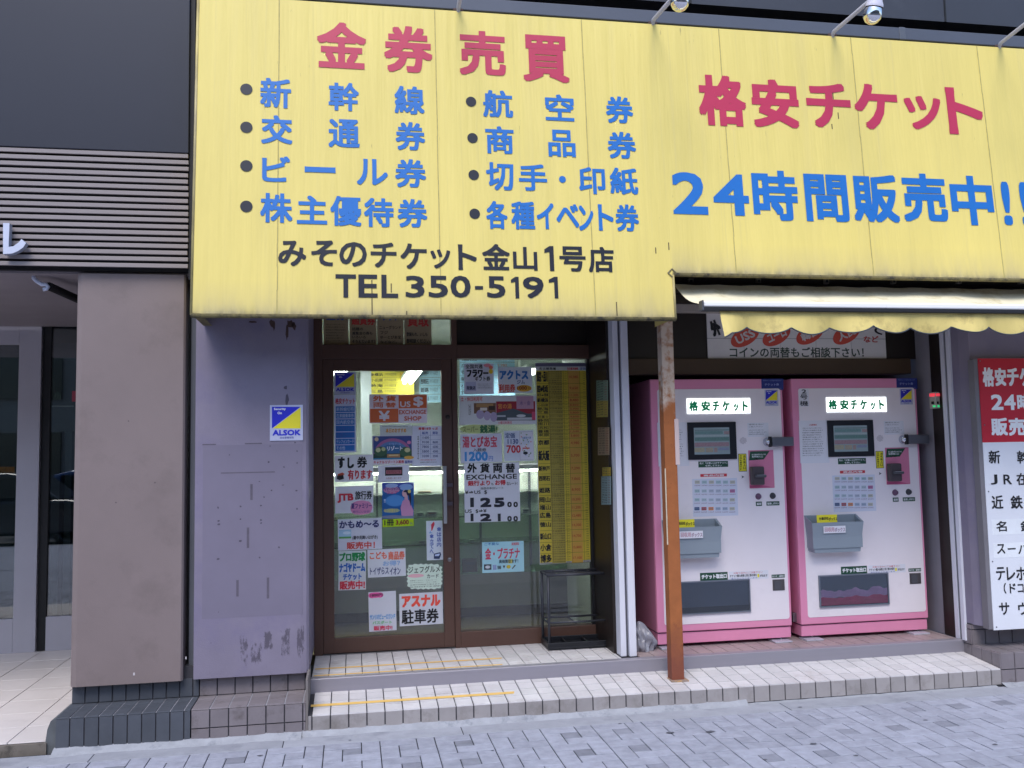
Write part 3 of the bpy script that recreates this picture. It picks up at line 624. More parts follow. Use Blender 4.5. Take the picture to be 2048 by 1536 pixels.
# ---------------- lamps on arms above the sign
m_larm = mat('white_painted_arm', '#c6c4cc', .45, var=.08); m_bulb = mat('silvered_bulb', '#e8e8ea', .06, 1, var=0); m_sock = mat('lamp_holder', '#dcd9e6', .4, var=.03)
for k, (px, py, ex) in enumerate(((916, 10, 0), (1305, 38, .0), (1664, 60, .0), (1997, 80, .0))):
    p = SIGN.pt(px, py); p.z = ztop+.005; p.y = sy(ztop)+.01
    lb = ('lamp arm on the sign top above the red lettering', 'sign lamp whose round bulb hangs at the top edge of the photo', 'sign lamp with long white holder and silver bulb', 'sign lamp at the top right corner of the photo')[k]
    t = thing('sign_lamp', p, lb, 'lamp', 'lamps on arms above the sign')
    ye = 4.62; ea, ba, br = ((916, -60), (935, -75), (934, -45)), None, None
    ea, ta, tb = (((930, -70), (950, -95), (946, -40)), ((1349, -8), (1368, -62), (1357, 25)), ((1746, -4), (1759, -38), (1741, 50)), ((2078, 26), (2094, -6), (2072, 84)))[k]
    e = front(ye).pt(*ea); s0 = front(ye-.04).pt(*ta); tip = front(ye+.03).pt(*tb); ax = (tip-s0).normalized(); ln = (tip-s0).length; k0 = ln-.258
    mb = MB(); mb.tube([p-Vector((0, 0, .01)), p+Vector((.003, -.02, .02)), e], .0125, m_larm, 10); mb.box(p.x-.03, p.x+.03, p.y-.01, p.y+.03, p.z-.012, p.z+.012, m_rust); mb.build('arm', t, smooth=True)
    mb = MB(); mb.tube([e, s0+ax*.02], .012, m_larm, 8); mb.build('elbow', t)
    mb = MB(); mb.lathe([(0, -.01), (.03, -.01), (.036, .02), (.038, k0+.12), (.05, k0+.145), (.05, k0+.16)], s0, ax, m_sock); mb.build('lamp_holder', t, smooth=True)
    mb = MB(); mb.lathe([(.044, .161), (.049, .175), (.053, .198), (.050, .222), (.034, .244), (.015, .255), (0, .258)], s0+ax*k0, ax, m_bulb); mb.build('bulb', t, smooth=True)

# ================================================================ RUSTY POST
def rust_material():
    mt = mat('rusty_post_paint', '#9e5d31', .75, var=.15, scale=10, bump=.3, bscale=60, dirt='#6b3a22', dlo=.6, dhi=.75, dscale=14)
    N = mt.node_tree.nodes; L = mt.node_tree.links; b = N['Principled BSDF']; src = b.inputs['Base Color'].links[0].from_socket
    tc = N.new('ShaderNodeTexCoord'); sp = N.new('ShaderNodeSeparateXYZ'); L.new(tc.outputs['Object'], sp.inputs[0])
    no = N.new('ShaderNodeTexNoise'); no.inputs['Scale'].default_value = 9; no.inputs['Detail'].default_value = 9; no.inputs['Roughness'].default_value = .75; L.new(tc.outputs['Object'], no.inputs['Vector'])
    ad = N.new('ShaderNodeMath'); ad.operation = 'MULTIPLY_ADD'; ad.inputs[1].default_value = .5; L.new(no.outputs['Fac'], ad.inputs[0]); L.new(sp.outputs['Z'], ad.inputs[2])
    mr = N.new('ShaderNodeMapRange'); mr.inputs[1].default_value = 2.02; mr.inputs[2].default_value = 2.14; L.new(ad.outputs[0], mr.inputs[0])
    n2 = N.new('ShaderNodeTexNoise'); n2.inputs['Scale'].default_value = 22; n2.inputs['Detail'].default_value = 8; L.new(tc.outputs['Object'], n2.inputs['Vector'])
    m2 = N.new('ShaderNodeMapRange'); m2.inputs[1].default_value = .46; m2.inputs[2].default_value = .66; L.new(n2.outputs['Fac'], m2.inputs[0])
    old = N.new('ShaderNodeMix'); old.data_type = 'RGBA'; L.new(m2.outputs[0], old.inputs[0]); old.inputs[6].default_value = lin('#c0b0a2'); old.inputs[7].default_value = lin('#9c6843')
    mx = N.new('ShaderNodeMix'); mx.data_type = 'RGBA'; L.new(mr.outputs[0], mx.inputs[0]); L.new(src, mx.inputs[6]); L.new(old.outputs[2], mx.inputs[7])
    m3 = N.new('ShaderNodeMapRange'); m3.inputs[1].default_value = .75; m3.inputs[2].default_value = .45; L.new(ad.outputs[0], m3.inputs[0])   # older paint near the foot
    m4 = N.new('ShaderNodeMix'); m4.data_type = 'RGBA'; L.new(m3.outputs[0], m4.inputs[0]); L.new(mx.outputs[2], m4.inputs[6]); m4.inputs[7].default_value = lin('#7d4431')
    L.new(m4.outputs[2], b.inputs['Base Color']); return mt
m_post = rust_material()
post = thing('support_post', (1.962, 5.45, .11), 'slim square post, white on top and rusty orange below, on the steps under the sign', 'post')
px0, px1 = 1.923, 2.003
mb = MB(); mb.box(px0, px1, 5.41, 5.49, .1, 2.55, m_post); mb.build('shaft', post, bev=.004)
mb = MB(); mb.box(px0-.012, px1+.02, 5.385, 5.50, .095, .128, mat('base_plate', '#8f7f76', .7, var=.25, scale=20, dirt='#b08a5a', dlo=.5, dhi=.6, dscale=30)); mb.build('base_plate', post, bev=.002)
z1 = W(1350, 838, 5.405)[1]; z0 = W(1352, 930, 5.405)[1]
mb = MB(); mb.box(px1-.012, px1+.016, 5.403, 5.44, z0, z1, mat('pale_guard', '#cdb9b6', .5, var=.05)); mb.build('edge_guard', post, bev=.003)
mb = MB(); mb.tube([(px0-.003, 5.405, .95), (px0-.003, 5.405, 1.42)], .004, mat('old_sealant', '#c9bda6', .8, var=.25, scale=30), 6); mb.build('flaking_edge', post)

# ================================================================ ROLL-OUT AWNING
def awning_mat():
    return mat('awning_canvas', '#f8f0cf', .6, var=.05, scale=4, stretch=(4, 1, 1), dirt='#cbb97e', dlo=.52, dhi=.75, dscale=6, trans=.15)
m_awn = awning_mat(); m_val = mat('valance_canvas', '#dfcb7c', .6, var=.08, scale=5, stretch=(3, 1, 1), dirt='#9a8550', dlo=.5, dhi=.75, dscale=5, trans=.12)
aw = thing('awning', (3.5, 5.4, 2.5), 'yellow roll-out awning with scalloped valance under the right half of the sign', 'awning')
AK = .96; yb_, zb_ = 5.28, W(1700, 574, 5.28)[1]; yf_, zf_ = 4.785, 1.53+.845*AK; xa0, xa1 = 1.965, 6.4
mb = MB(); nx, ny = 60, 10; P = []
for i in range(nx+1):
    for j in range(ny+1):
        t = j/ny; x = xa0+(xa1-xa0)*i/nx
        sag = -.030*math.sin(math.pi*t)*(1+.25*math.sin(x*3.1)+.12*math.sin(x*7.7+1)) + .007*math.sin(x*9+t*4+math.sin(x*2.7)*2)*t*(1-t)*3 + .003*math.sin(x*23+t*7)
        xe = x
        P.append((xe, yb_+(yf_-yb_)*t, zb_+(zf_-zb_)*t+sag))
F = [(i*(ny+1)+j, i*(ny+1)+j+1, (i+1)*(ny+1)+j+1, (i+1)*(ny+1)+j) for i in range(nx) for j in range(ny)]
mb.raw(P, F, m_awn); mb.build('fabric', aw, smooth=True)
m_alu = mat('white_awning_bar', '#f6f5f2', .5, 0, var=.05, stretch=(.3, 1, 1), dirt='#8a8a90', dlo=.6, dhi=.8, dscale=8)
mb = MB(); mb.box(1.948, xa1, 4.757, 4.8, 2.333, 2.366, m_alu)
mb.build('front_bar', aw, bev=.008)
mb = MB(); mb.box(1.944, xa1, 4.754, 4.803, 2.311, 2.3325, mat('bar_gasket', '#1a1b20', .6)); mb.build('bar_gasket', aw, bev=.003)
mb = MB(); mb.box(1.937, 1.947, 4.752, 4.806, 2.312, 2.37, mat('end_cap', '#4d5058', .5)); mb.build('end_cap', aw, bev=.003)
mb = MB()   # valance with scallops and dark piping
xs = [W(p, 655, 4.772)[0] for p in (1496, 1578, 1660, 1742, 1824, 1904, 1980)]; pit_ = (xs[-1]-xs[0])/6
x0v = W(1437, 640, 4.772)[0]; zt_ = 2.3105; n = 420; P = []; pipe = []
for i in range(n+1):
    x = x0v+(xa1-x0v)*i/n; ph = ((x-xs[0])/pit_) % 1
    s_ = abs(math.sin(math.pi*ph)); lo = -.086-.040*s_**.75
    wob = .006*math.sin(x*2.3)+.004*math.sin(x*9.1)
    lo += wob
    if x < x0v+.05: lo -= .03*(1-(x-x0v)/.05)
    for j in range(6):
        t = j/5; yy = 4.777 - .028*math.sin(t*1.5)*(.35+.65*math.sin(x*13+1.3*math.sin(x*3)))*t - .02*t*(s_-.5)
        if i < 12: yy -= .05*t*(1-i/12)
        P.append((x+(.012*(1-t) if i == 0 else 0), yy, zt_+lo*t))
    pipe.append((P[-1][0], P[-1][1]-.001, P[-1][2]))
mb.raw(P, [(i*6+j, i*6+j+1, (i+1)*6+j+1, (i+1)*6+j) for i in range(n) for j in range(5)], m_val)
mb.build('valance', aw, smooth=True)
mb = MB(); mb.tube(pipe, .0042, mat('valance_piping', '#4a4e52', .7), 5); mb.build('valance_piping', aw, smooth=True)
mb = MB(); mb.tube([(1.97, 5.33, zb_-.01), (6.6, 5.33, zb_-.01)], .035, m_dbrown, 12); mb.build('roller', aw, smooth=True)
mb = MB()
for px in (1380, 1515, 1651, 1785, 1916, 2040): x, z = W(px, 563, 5.39); mb.box(x-.012, x+.018, 5.375, 5.40, z-.016, z+.016, mat('bracket_metal', '#7d776f', .5, .4)); mb.box(x-.006, x+.01, 5.371, 5.376, z-.009, z+.008, m_black)
build_pieces(mb, 'bracket', aw)
mb = MB(); mb.tube([(2.3, 5.36, 2.45), (2.9, 5.1, 2.40), (2.35, 4.82, 2.36)], .014, m_alu, 8); mb.tube([(5.2, 5.36, 2.45), (4.6, 5.1, 2.40), (5.15, 4.82, 2.36)], .014, m_alu, 8); build_pieces(mb, 'folding_arm', aw, smooth=True)

# ================================================================ TICKET MACHINES
m_pink = mat('pink_enamel', '#e592b3', .35, var=.03, scale=3, spec=.5); m_mwhite = mat('machine_white', '#f0e7ea', .4, var=.03, scale=3, dirt='#e0d6da', dlo=.55, dhi=.8, dscale=2)
m_mgrey = mat('grey_plastic', '#8e99a3', .5, var=.04); m_dgrey = mat('dark_grey_plastic', '#4f4f55', .5); m_green = mat('green_label', '#1d4a35', .5); m_paper = mat('white_paper', '#e4e3ea', .7, var=.02)
m_navy = mat('navy_label', '#22307a', .5); m_yel = mat('yellow_label', '#e8dc2e', .5); m_lblue = mat('sticker_grey', '#b9bdd6', .5)
m_wt = flat('#f2f2f4'); m_bk = flat('#17171c'); m_rd = flat('#c9283a'); m_bl = flat('#2a3d9a'); m_gr = flat('#0d8f5d')
MP = front(YM)
X0, Xw = 3.025, .962              # left edge and width of the second machine
def plate(px0, py0, px1, py1, mt, mb, d=.001, pl=None): mb.rpx(px0, py0, px1, py1, pl or MP, mt, d)
def small_lines(mb, px0, py0, px1, py1, n, pl, mt, src, off=.0014, gap=.45):
    hh = (py1-py0)/n
    for k in range(n): mb.tpx(src[k % len(src)], px0, py0+k*hh, px0+(px1-px0)*random.uniform(.8, 1), py0+k*hh+hh*(1-gap), pl, mt, 0, off)
JP = ['お金を入れてからボタンを押して下さい', '千円札のみ使用できます', '釣銭切れの場合は係員を', '商品の返品交換はできません', '領収書は店内でお渡しします', '購入後の払戻しはご遠慮下さい']
def guard_sticker(mb, x0, y0, x1, y1, pl, d=.001):       # blue and yellow security plate
    w_, h_ = x1-x0, y1-y0; mb.rpx(x0, y0, x1, y1, pl, m_lblue, d)
    a, b = x0+w_*.06, x1-w_*.07; t, bt = y0+h_*.05, y0+h_*.66
    off = pl.n*(d+.0006)
    P = lambda x, y: pl.pt(x, y)+off
    mb.raw([P(a, t), P(b, t), P(a, bt)], [(0, 2, 1)], mat('guard_blue', '#2a2fc0', .4)); mb.raw([P(b, t+h_*.02), P(b, bt), P(a+w_*.03, bt)], [(0, 2, 1)], mat('guard_yellow', '#ecdf35', .4))
    mb.tpx('Security', a+w_*.06, t+h_*.03, a+w_*.42, t+h_*.11, pl, m_wt, .03, d+.0012); mb.tpx('On', a+w_*.17, t+h_*.14, a+w_*.3, t+h_*.21, pl, m_wt, .03, d+.0012)
    mb.tpx('ALSOK', x0+w_*.08, y0+h_*.70, x1-w_*.07, y0+h_*.86, pl, mat('guard_blue', '#2a2fc0', .4), .055, d+.0008)
    mb.tpx('綜合警備保障', x0+w_*.3, y0+h_*.89, x0+w_*.72, y0+h_*.95, pl, m_bl, 0, d+.0008)
mach = thing('ticket_machine', (X0+Xw/2, YM+.35, ZU), 'pink and white ticket machine on the right, paper marked 2, pink towel in its tray', 'ticket machine', 'pink ticket machines')
zT = 2.016; zG = W(1602, 1251, YM)[1]; zB = .242
# body shell with a framed front
mb = MB(); mb.box(X0, X0+Xw, YM+.012, YM+.72, zG+.004, zT, m_pink); mb.build('body', mach, bev=.004)
mb = MB(); mb.box(X0+.004, X0+Xw-.004, YM+.006, YM+.72, zB, zG-.004, m_pink); mb.build('plinth', mach, bev=.004)
mb = MB(); mb.box(X0+.01, X0+Xw-.01, YM+.02, YM+.7, zG-.006, zG+.006, m_black); mb.build('plinth_gap', mach)
mb = MB(); mb.box(X0, X0+Xw, YM-.006, YM+.012, zG+.004, zT, m_pink); mb.build('door_frame', mach, bev=.006)
fx0, fz1 = W(1595, 777, YM); fx1 = W(1827, 777, YM)[0]; fz0 = W(1615, 1235, YM)[1]
rd_ = .018; out = []
for cx, cz, a0 in ((fx1-rd_, fz1-rd_, 0), (fx0+rd_, fz1-rd_, 90), (fx0+rd_, fz0+rd_, 180), (fx1-rd_, fz0+rd_, 270)):
    for k in range(6): a = R(a0+k*18); out.append((cx+math.cos(a)*rd_, cz+math.sin(a)*rd_))
mb = MB(); mb.prism(list(reversed(out)), YM-.009, YM-.003, m_mwhite); mb.build('front_panel', mach)
MF = front(YM-.009); FY = YM-.009
mb = MB(); a = W(1652, 795, FY); b = W(1773, 823, FY)
m_lit = mat('lit_sign_face', '#f4ffff', .4, var=0, emit=1.1); m_gtx = mat('green_lit_lettering', '#0a8f5e', .5, var=0, emit=.12)
mb.box(a[0], b[0], FY-.004, FY, b[1], a[1], m_lit); lp = mb.build('light_panel', mach)
mb = MB()
for ch, xa, xb in (('格',1657,1674),('安',1680,1697),('チ',1701.5,1714),('ケ',1720,1734),('ッ',1741,1750.5),('ト',1758,1768)): mb.tpx(ch, xa, 799.5 if ch != 'ッ' else 805, xb, 819, front(FY-.004), m_gtx, .05, .0008)
mb.build('lettering', lp)
mb = MB(); plate(1655, 840.5, 1746.5, 913, mat('screen_bezel', '#15161f', .35), mb, .012, MF); bz = mb.build('screen_bezel', mach, bev=.003)
SP = front(FY-.012); mb = MB(); plate(1668, 851, 1735, 903, mat('screen_glow', '#76868f', .12, var=.1, scale=6, emit=.12, dirt='#96a2b4', dlo=.5, dhi=.8, dscale=3), mb, .001, SP); scr = mb.build('screen', bz)
mb = MB()
for (xa, ya, xb, yb, c_) in ((1669,855,1734,857,'#5f7377'),(1669,858,1722,864,'#607b7e'),(1724,858,1734,864,'#85767b'),(1669,866,1734,868,'#8b9a9c'),(1669,870,1734,877,'#587473'),(1669,880,1734,888,'#84707a'),(1669,890,1688,899,'#8b897a'),(1690,890,1704,899,'#8a8479'),(1706,890,1712,899,'#877777'),(1714,890,1734,895,'#717a92')):
    plate(xa, ya, xb, yb, mat('screen_tile_'+c_[1:], c_, .2, var=.15, scale=90, emit=.08), mb, .0014, SP)
mb.build('screen_graphic', scr)
# papers and labels stuck on its front are parts of the machine
def lab(nm, fn, parent=None):
    mb = MB(); fn(mb); return mb.build(nm, parent or mach)
def f(mb):
    plate(1598, 777.5, 1617.5, 813, m_paper, mb, .001, MF)
    mb.tpx('2', 1603, 779, 1612.5, 787, MF, m_ink, .03, .0018); mb.tpx('号', 1600, 789, 1615, 799, MF, m_ink, .015, .0018); mb.tpx('機', 1599.5, 801.5, 1616, 812, MF, m_ink, .01, .0018)
lab('number_paper', f)
def f(mb):
    plate(1599, 841, 1657, 926, m_paper, mb, .001, MF); mb.tpx('ご注意事項', 1618, 848, 1633, 851.5, MF, m_rd, .01, .0016); small_lines(mb, 1605, 855, 1650, 914, 13, MF, m_bk, JP)
lab('instruction_paper', f)
def f(mb):
    plate(1768, 842, 1807.5, 869, m_paper, mb, .001, MF); small_lines(mb, 1770, 844, 1803, 852.5, 2, MF, m_bk, ['硬貨を先に', 'ご投入下さい']); small_lines(mb, 1770, 855, 1805, 867, 3, MF, m_bk, JP)
lab('notice_paper', f)
def f(mb):
    for i in range(-4, 5):
        for j in range(-4, 5):
            if i*i+j*j < 20: disc(mb, MF.pt(1759.5+i*1.5+(j % 2)*.7, 876.5+j*1.5), .0019, MF, mat('speaker_hole', '#8f7f86', .6), .0006, 6)
lab('speaker', f)
hd = W(1805, 879, FY)
mb = MB(); mb.lathe([(0, .045), (.012, .043), (.024, .03), (.03, 0)], (hd[0], FY, hd[1]), (0, -1, 0), mat('lock_dome', '#c4c6d2', .15, .9, var=0)); lk = mb.build('lock', mach, smooth=True)
mb = MB(); mb.raw([(hd[0]+.01, FY-.06, hd[1]-.03), (hd[0]+.02, FY-.03, hd[1]-.034), (hd[0]+.17, FY-.03, hd[1]-.034), (hd[0]+.17, FY-.06, hd[1]-.03), (hd[0]+.01, FY-.06, hd[1]+.03), (hd[0]+.02, FY-.03, hd[1]+.034), (hd[0]+.17, FY-.03, hd[1]+.034), (hd[0]+.17, FY-.06, hd[1]+.03)],
        [(0,1,2,3),(7,6,5,4),(0,4,5,1),(1,5,6,2),(2,6,7,3),(3,7,4,0)], mat('lock_bar', '#74757e', .35, .7, var=.05)); mb.box(hd[0]-.004, hd[0]+.012, FY-.055, FY-.025, hd[1]-.036, hd[1]+.036, m_black); mb.build('lock_bar', lk, bev=.004)
def f(mb):
    plate(1751.5, 902, 1767, 936.5, m_dgrey, mb, .0008, MF); plate(1752.5, 903, 1766, 935.5, m_yel, mb, .0014, MF)
    for k, ch in enumerate('お札投入口'): mb.tpx(ch, 1760.5, 905+k*5.6, 1765, 909.5+k*5.6, MF, m_bk, .02, .0022)
    for k, ch in enumerate('千円札専用です'): mb.tpx(ch, 1754, 905+k*4.2, 1757.6, 908.4+k*4.2, MF, m_bk, .02, .0022)
lab('yellow_label', f)
a = W(1769.5, 895.5, FY); b = W(1820.5, 968, FY)
m_pk2 = mat('recess_pink', '#d7809f', .4, var=.03)
mb = MB()   # pink bill recess let in as a shallow tray
mb.box(a[0], b[0], FY-.002, FY, b[1], a[1], m_pk2); mb.raw([(a[0]+.0, FY-.0025, b[1]+.02), (b[0]-.09, FY-.0025, b[1]+.02), (b[0]-.0, FY-.0025, b[1]), (a[0], FY-.0025, b[1])], [(0,1,2,3)], mat('recess_pink_low', '#c75a86', .4)); rc = mb.build('bill_recess', mach, bev=.001)
def f(mb):
    P = lambda x, y: MF.pt(x, y)-Y*.0035
    mb.raw([P(1773, 897.5), P(1810, 896.5), P(1799, 913), P(1771, 915)], [(3,2,1,0)], m_green); mb.tpx('投入金額が表示されてから', 1776, 902, 1803, 905, MF, m_wt, .01, .0042); mb.tpx('紙幣挿入口', 1776.5, 906, 1797, 909.5, MF, m_wt, .01, .0042)
    mb.raw([P(1781, 911), P(1789, 911), P(1785, 914.5)], [(2,1,0)], m_wt)
lab('green_label', f, rc)
c0 = W(1771.5, 927, FY); c1 = W(1796, 962, FY)
mb = MB(); mb.box(c0[0], c1[0], FY-.055, FY-.003, c1[1], c0[1], mat('bill_slot_body', '#4a4246', .4)); mb.box(c0[0]+.012, c1[0]+.006, FY-.075, FY-.055, c1[1]+.05, c0[1]-.055, m_dgrey); bs = mb.build('bill_slot', rc, bev=.008)
mb = MB(); mb.box(c0[0]+.022, c1[0]-.008, FY-.078, FY-.0755, c1[1]+.068, c0[1]-.056, mat('slot_face', '#c9ccd6', .4)); mb.build('slot_face', bs) if False else mb.build('slot_face', rc)
def f(mb):
    plate(1676, 916.5, 1732, 928, m_green, mb, .001, MF); mb.tpx('先に「お買い上げチケット」', 1678, 918, 1730, 922, MF, m_wt, .015, .0018); mb.tpx('を押して下さい', 1689, 923.3, 1720, 927, MF, m_wt, .015, .0018)
lab('green_label', f)
def f(mb): plate(1680, 941, 1730, 946.5, mat('red_label', '#d03a44', .5), mb, .001, MF); mb.tpx('商品内容', 1686, 942, 1725, 945.6, MF, m_wt, .03, .0018)
lab('red_label', f)
def f(mb):
    plate(1666, 950, 1751, 1023, mat('ticket_sheet', '#d6d9e8', .5, var=.02), mb, .0008, MF)
    cs = ['#bccbd3', '#c2ccd8', '#b0c8cb', '#bcc2d2', '#c9c4b2', '#a9b6cc']
    for j in range(4):
        for i in range(6):
            x, y = 1669+i*13.3, 953+j*17.2
            if j == 1 and i == 5: c_ = '#c26a9a'
            elif j == 3 and i < 3: c_ = ('#4a5a86', '#b04a4a', '#e08a4a')[i]
            else: c_ = random.choice(cs)
            plate(x+.5, y+1, x+10, y+7.2, flat(c_), mb, .0012, MF)
            mb.tpx(random.choice(['新幹線', '特急券', '乗車券', '回数券', '高速']), x+1.4, y+2.5, x+9, y+5.5, MF, flat('#7f8fa4'), 0, .002)
            mb.tpx(random.choice(['指定席用', '自由席用', '土休日用']), x, y+9.4, x+11, y+11.8, MF, flat('#8a6f8a'), 0, .0016)
lab('ticket_sheet', f)
def f(mb):
    P = lambda x, y: MF.pt(x, y)-Y*.001
    mb.raw([P(1757.5, 944), P(1763, 947), P(1757.5, 950), P(1758.8, 947)], [(3,2,1,0)], m_dgrey)
lab('arrow_mark', f)
for px, py, cc in ((1790, 985, '#6a4a66'), (1817, 983.8, '#34343c')):
    c = W(px, py, FY); mb = MB(); mb.lathe([(0, .02), (.014, .02), (.017, .014), (.018, .002), (.022, 0)], (c[0], FY, c[1]), (0, -1, 0), mat('knob_'+cc[1:], cc, .35)); mb.build('button', mach, smooth=True)
def f(mb): plate(1785.5, 995, 1797, 1003.5, m_green, mb, .001, MF); mb.tpx('返却', 1787, 997, 1795.5, 1001.6, MF, m_wt, .02, .0018)
lab('green_label', f)
def f(mb): plate(1805.5, 994.5, 1830, 1002.5, m_green, mb, .001, MF); mb.tpx('取消しボタン', 1807, 996.5, 1828.5, 1000.8, MF, m_wt, .02, .0018)
lab('green_label', f)
# grey collection box
bx0, bz1 = W(1608, 1031, FY); bx1 = W(1712, 1036, FY)[0]; bz0 = W(1618, 1104, FY)[1]
mb = MB(); yo = FY-.10; ins = .016
def ring(x0, x1, z0, z1): return
v0 = [(bx0+.02, FY, bz0+.01), (bx1-.02, FY, bz0+.01), (bx1, FY, bz1), (bx0, FY, bz1)]
v1 = [(bx0+.026, yo+.02, bz0), (bx1-.026, yo+.02, bz0), (bx1-.004, yo, bz1-.045), (bx0+.004, yo, bz1-.045)]
mb.raw(v0+v1, [(4,5,6,7),(0,1,5,4),(1,2,6,5),(3,0,4,7)], m_mgrey)
i0 = [(bx0+.012, FY-.003, bz1-.004), (bx1-.012, FY-.003, bz1-.004), (bx1-.012, yo+.01, bz1-.049), (bx0+.012, yo+.01, bz1-.049)]
i1 = [(x, y, bz0+.03) for x, y, z in i0]
mb.raw([v0[3], v0[2], v1[2], v1[3]]+i0+i1, [(0,1,5,4),(1,2,6,5),(2,3,7,6),(3,0,4,7),(4,5,9,8),(5,6,10,9),(6,7,11,10),(7,4,8,11),(8,9,10,11)], m_mgrey)
cb = mb.build('collection_box', mach)
mb = MB(); arc = [(bx0+.035+(bx1-bx0-.07)*k/24, yo+.0145-.0008, bz0+.075+.045*math.sin(math.pi*k/24)) for k in range(25)]; mb.tube(arc, .0022, mat('box_ridge', '#7f8a94', .5), 6); mb.build('moulded_line', cb)
BP = front(yo-.001)
def f(mb):
    c = W(1656, 1038, yo-.001); mb.box(c[0]-.075, c[0]+.075, yo+.012, yo+.014, c[1]-.03, c[1]+.028, m_yel)
    QP = front(yo+.012); mb.tpx('分集回収', 1638, 1034, 1657, 1040, QP, m_bk, .02, .001); mb.tpx('ボックス', 1657.5, 1034.5, 1674.5, 1041.5, QP, m_bk, .02, .001)
lab('yellow_label', f, cb)
def f(mb):
    mb.rpx(1647, 1052, 1691, 1066, BP, m_paper, .002); mb.tpx('回収用', 1649, 1054.5, 1668, 1063.5, BP, flat('#c99aa8'), .02, .003); mb.tpx('ボックス', 1669, 1055, 1690, 1063.5, BP, flat('#a78aa0'), .02, .003)
lab('white_label', f, cb)
# lower labels, pick-up window, coin return
def f(mb): plate(1682, 1132.5, 1734, 1147.5, m_green, mb, .0012, MF); mb.tpx('チケット取出口', 1684.5, 1135.5, 1732, 1144.5, MF, m_wt, .04, .002)
lab('green_label', f)
def f(mb):
    plate(1736.5, 1129.5, 1811, 1146, m_paper, mb, .001, MF); mb.tpx('お取り忘れにご注意下さい', 1745, 1131, 1800, 1134.5, MF, m_rd, 0, .0018); mb.tpx('チケット購入枚数と同じ数の袋を', 1738, 1136, 1789, 1141, MF, m_bk, .015, .0018); mb.tpx('が出ます', 1795, 1136, 1809, 1141, MF, m_bk, .015, .0018)
    plate(1790, 1135.5, 1793.5, 1142, m_yel, mb, .0016, MF); mb.tpx('ありがとうございます', 1741, 1142.5, 1790, 1145, MF, m_bl, 0, .0018)
lab('white_label', f)
a = W(1636, 1151, FY); b = W(1778, 1208, FY)
mb = MB(); m_tray = mat('tray_lining', '#6c788a', .4, var=.05)
th_ = .008
for (x0, x1, z0, z1) in ((a[0], b[0], a[1]-th_, a[1]), (a[0], b[0], b[1], b[1]+th_), (a[0], a[0]+th_, b[1]+th_, a[1]-th_), (b[0]-th_, b[0], b[1]+th_, a[1]-th_)): mb.box(x0, x1, FY-.012, FY+.002, z0, z1, mat('tray_rim', '#6f7684', .4))
mb.box(a[0]+th_, b[0]-th_, FY-.0015, FY-.0005, b[1]+th_, a[1]-th_, m_tray)
mb.box(a[0]+th_, b[0]-th_, FY-.003, FY-.0014, b[1]+th_, b[1]+.045, mat('tray_step', '#364050', .4))
tray = mb.build('ticket_tray', mach)
mb = MB(); mb.box(a[0]+th_, b[0]-th_, FY-.0115, FY-.010, b[1]+th_, a[1]-th_, glass('tray_flap', '#eef2f6', 1.4, .05, .03)); mb.build('tray_flap', tray)
a2 = W(1818.5, 1146.5, FY); b2 = W(1842, 1167, FY)
mb = MB(); mb.box(a2[0], b2[0], FY-.004, FY, b2[1], a2[1], mat('coin_cup', '#5f5a5c', .35, .5)); mb.box(a2[0]+.012, b2[0]-.03, FY-.006, FY-.004, b2[1]+.006, a2[1]-.012, m_dgrey); mb.build('coin_return', mach, bev=.002)
def f(mb): plate(1817, 1136.5, 1842, 1143, m_green, mb, .001, MF); mb.tpx('おつり・返却口', 1818, 1138, 1841, 1141.6, MF, m_wt, .02, .0018)
lab('green_label', f)
def f(mb):
    pl = front(YM-.0065); mb.rpx(1793, 756.5, 1834.5, 778, pl, m_navy, .0008); mb.tpx('警備中につき現金は毎日回収', 1796, 758.5, 1830, 761, pl, flat('#7a88c0'), 0, .0014); mb.tpx('チケット券', 1799, 765, 1826, 770, pl, flat('#9aa6d6'), .01, .0014); mb.tpx('中部支社', 1813, 774, 1831, 776.5, pl, flat('#7a88c0'), 0, .0014)
lab('navy_label', f)
lab('security_sticker', lambda mb: guard_sticker(mb, 1800, 777.5, 1825, 809, front(YM-.0105)))
mb = MB()
for fx in (X0+.06, X0+Xw-.10): mb.box(fx-.05, fx+.075, YM-.05, YM+.06, ZU+.001, ZU+.010, mat('foot_plate', '#c9cad6', .35, .3)); mb.tube([(fx+.03, YM+.03, ZU+.008), (fx+.03, YM+.03, zB)], .008, m_chr, 8)
build_pieces(mb, 'levelling_foot', mach)
# a copy for the first machine, then what only one of them has
def dup_tree(o, parent=None):
    c = o.copy(); COL.objects.link(c)
    if parent: c.parent = parent; c.matrix_parent_inverse = o.matrix_parent_inverse.copy()
    for ch in list(o.children): dup_tree(ch, c)
    return c
num = [c for c in mach.children if c.name.startswith('number_paper')][0]
m1 = dup_tree(mach); m1.location.x -= 1.031
m1['label'] = 'pink and white ticket machine on the left, half hidden behind the rusty post'
for c in list(m1.children):
    if c.name.startswith('number_paper') : bpy.data.objects.remove(c)
DX = 1.031
mb = MB(); c1_ = MF.pt(1598, 777.5); c2_ = MF.pt(1617.5, 813); w_ = c2_.x-c1_.x; 
cx_ = (c1_.x+c2_.x)/2-DX; cz_ = (c1_.z+c2_.z)/2
mb.pbox(Vector((cx_, FY, cz_)), X, Zv, -Y, w_, c1_.z-c2_.z, .001, m_paper)
for k, (ch, dz_, hh_) in enumerate((('1', .045, .03), ('号', .004, .036), ('機', -.042, .038))): mb.text(ch, Vector((cx_, FY, cz_+dz_)), X, Zv, -Y, .055 if k else .014, hh_, m_ink, .015, .0018)
mb.build('number_paper', m1)
mb = MB(); P = []; n = 30                           # towel lying in the second machine's tray
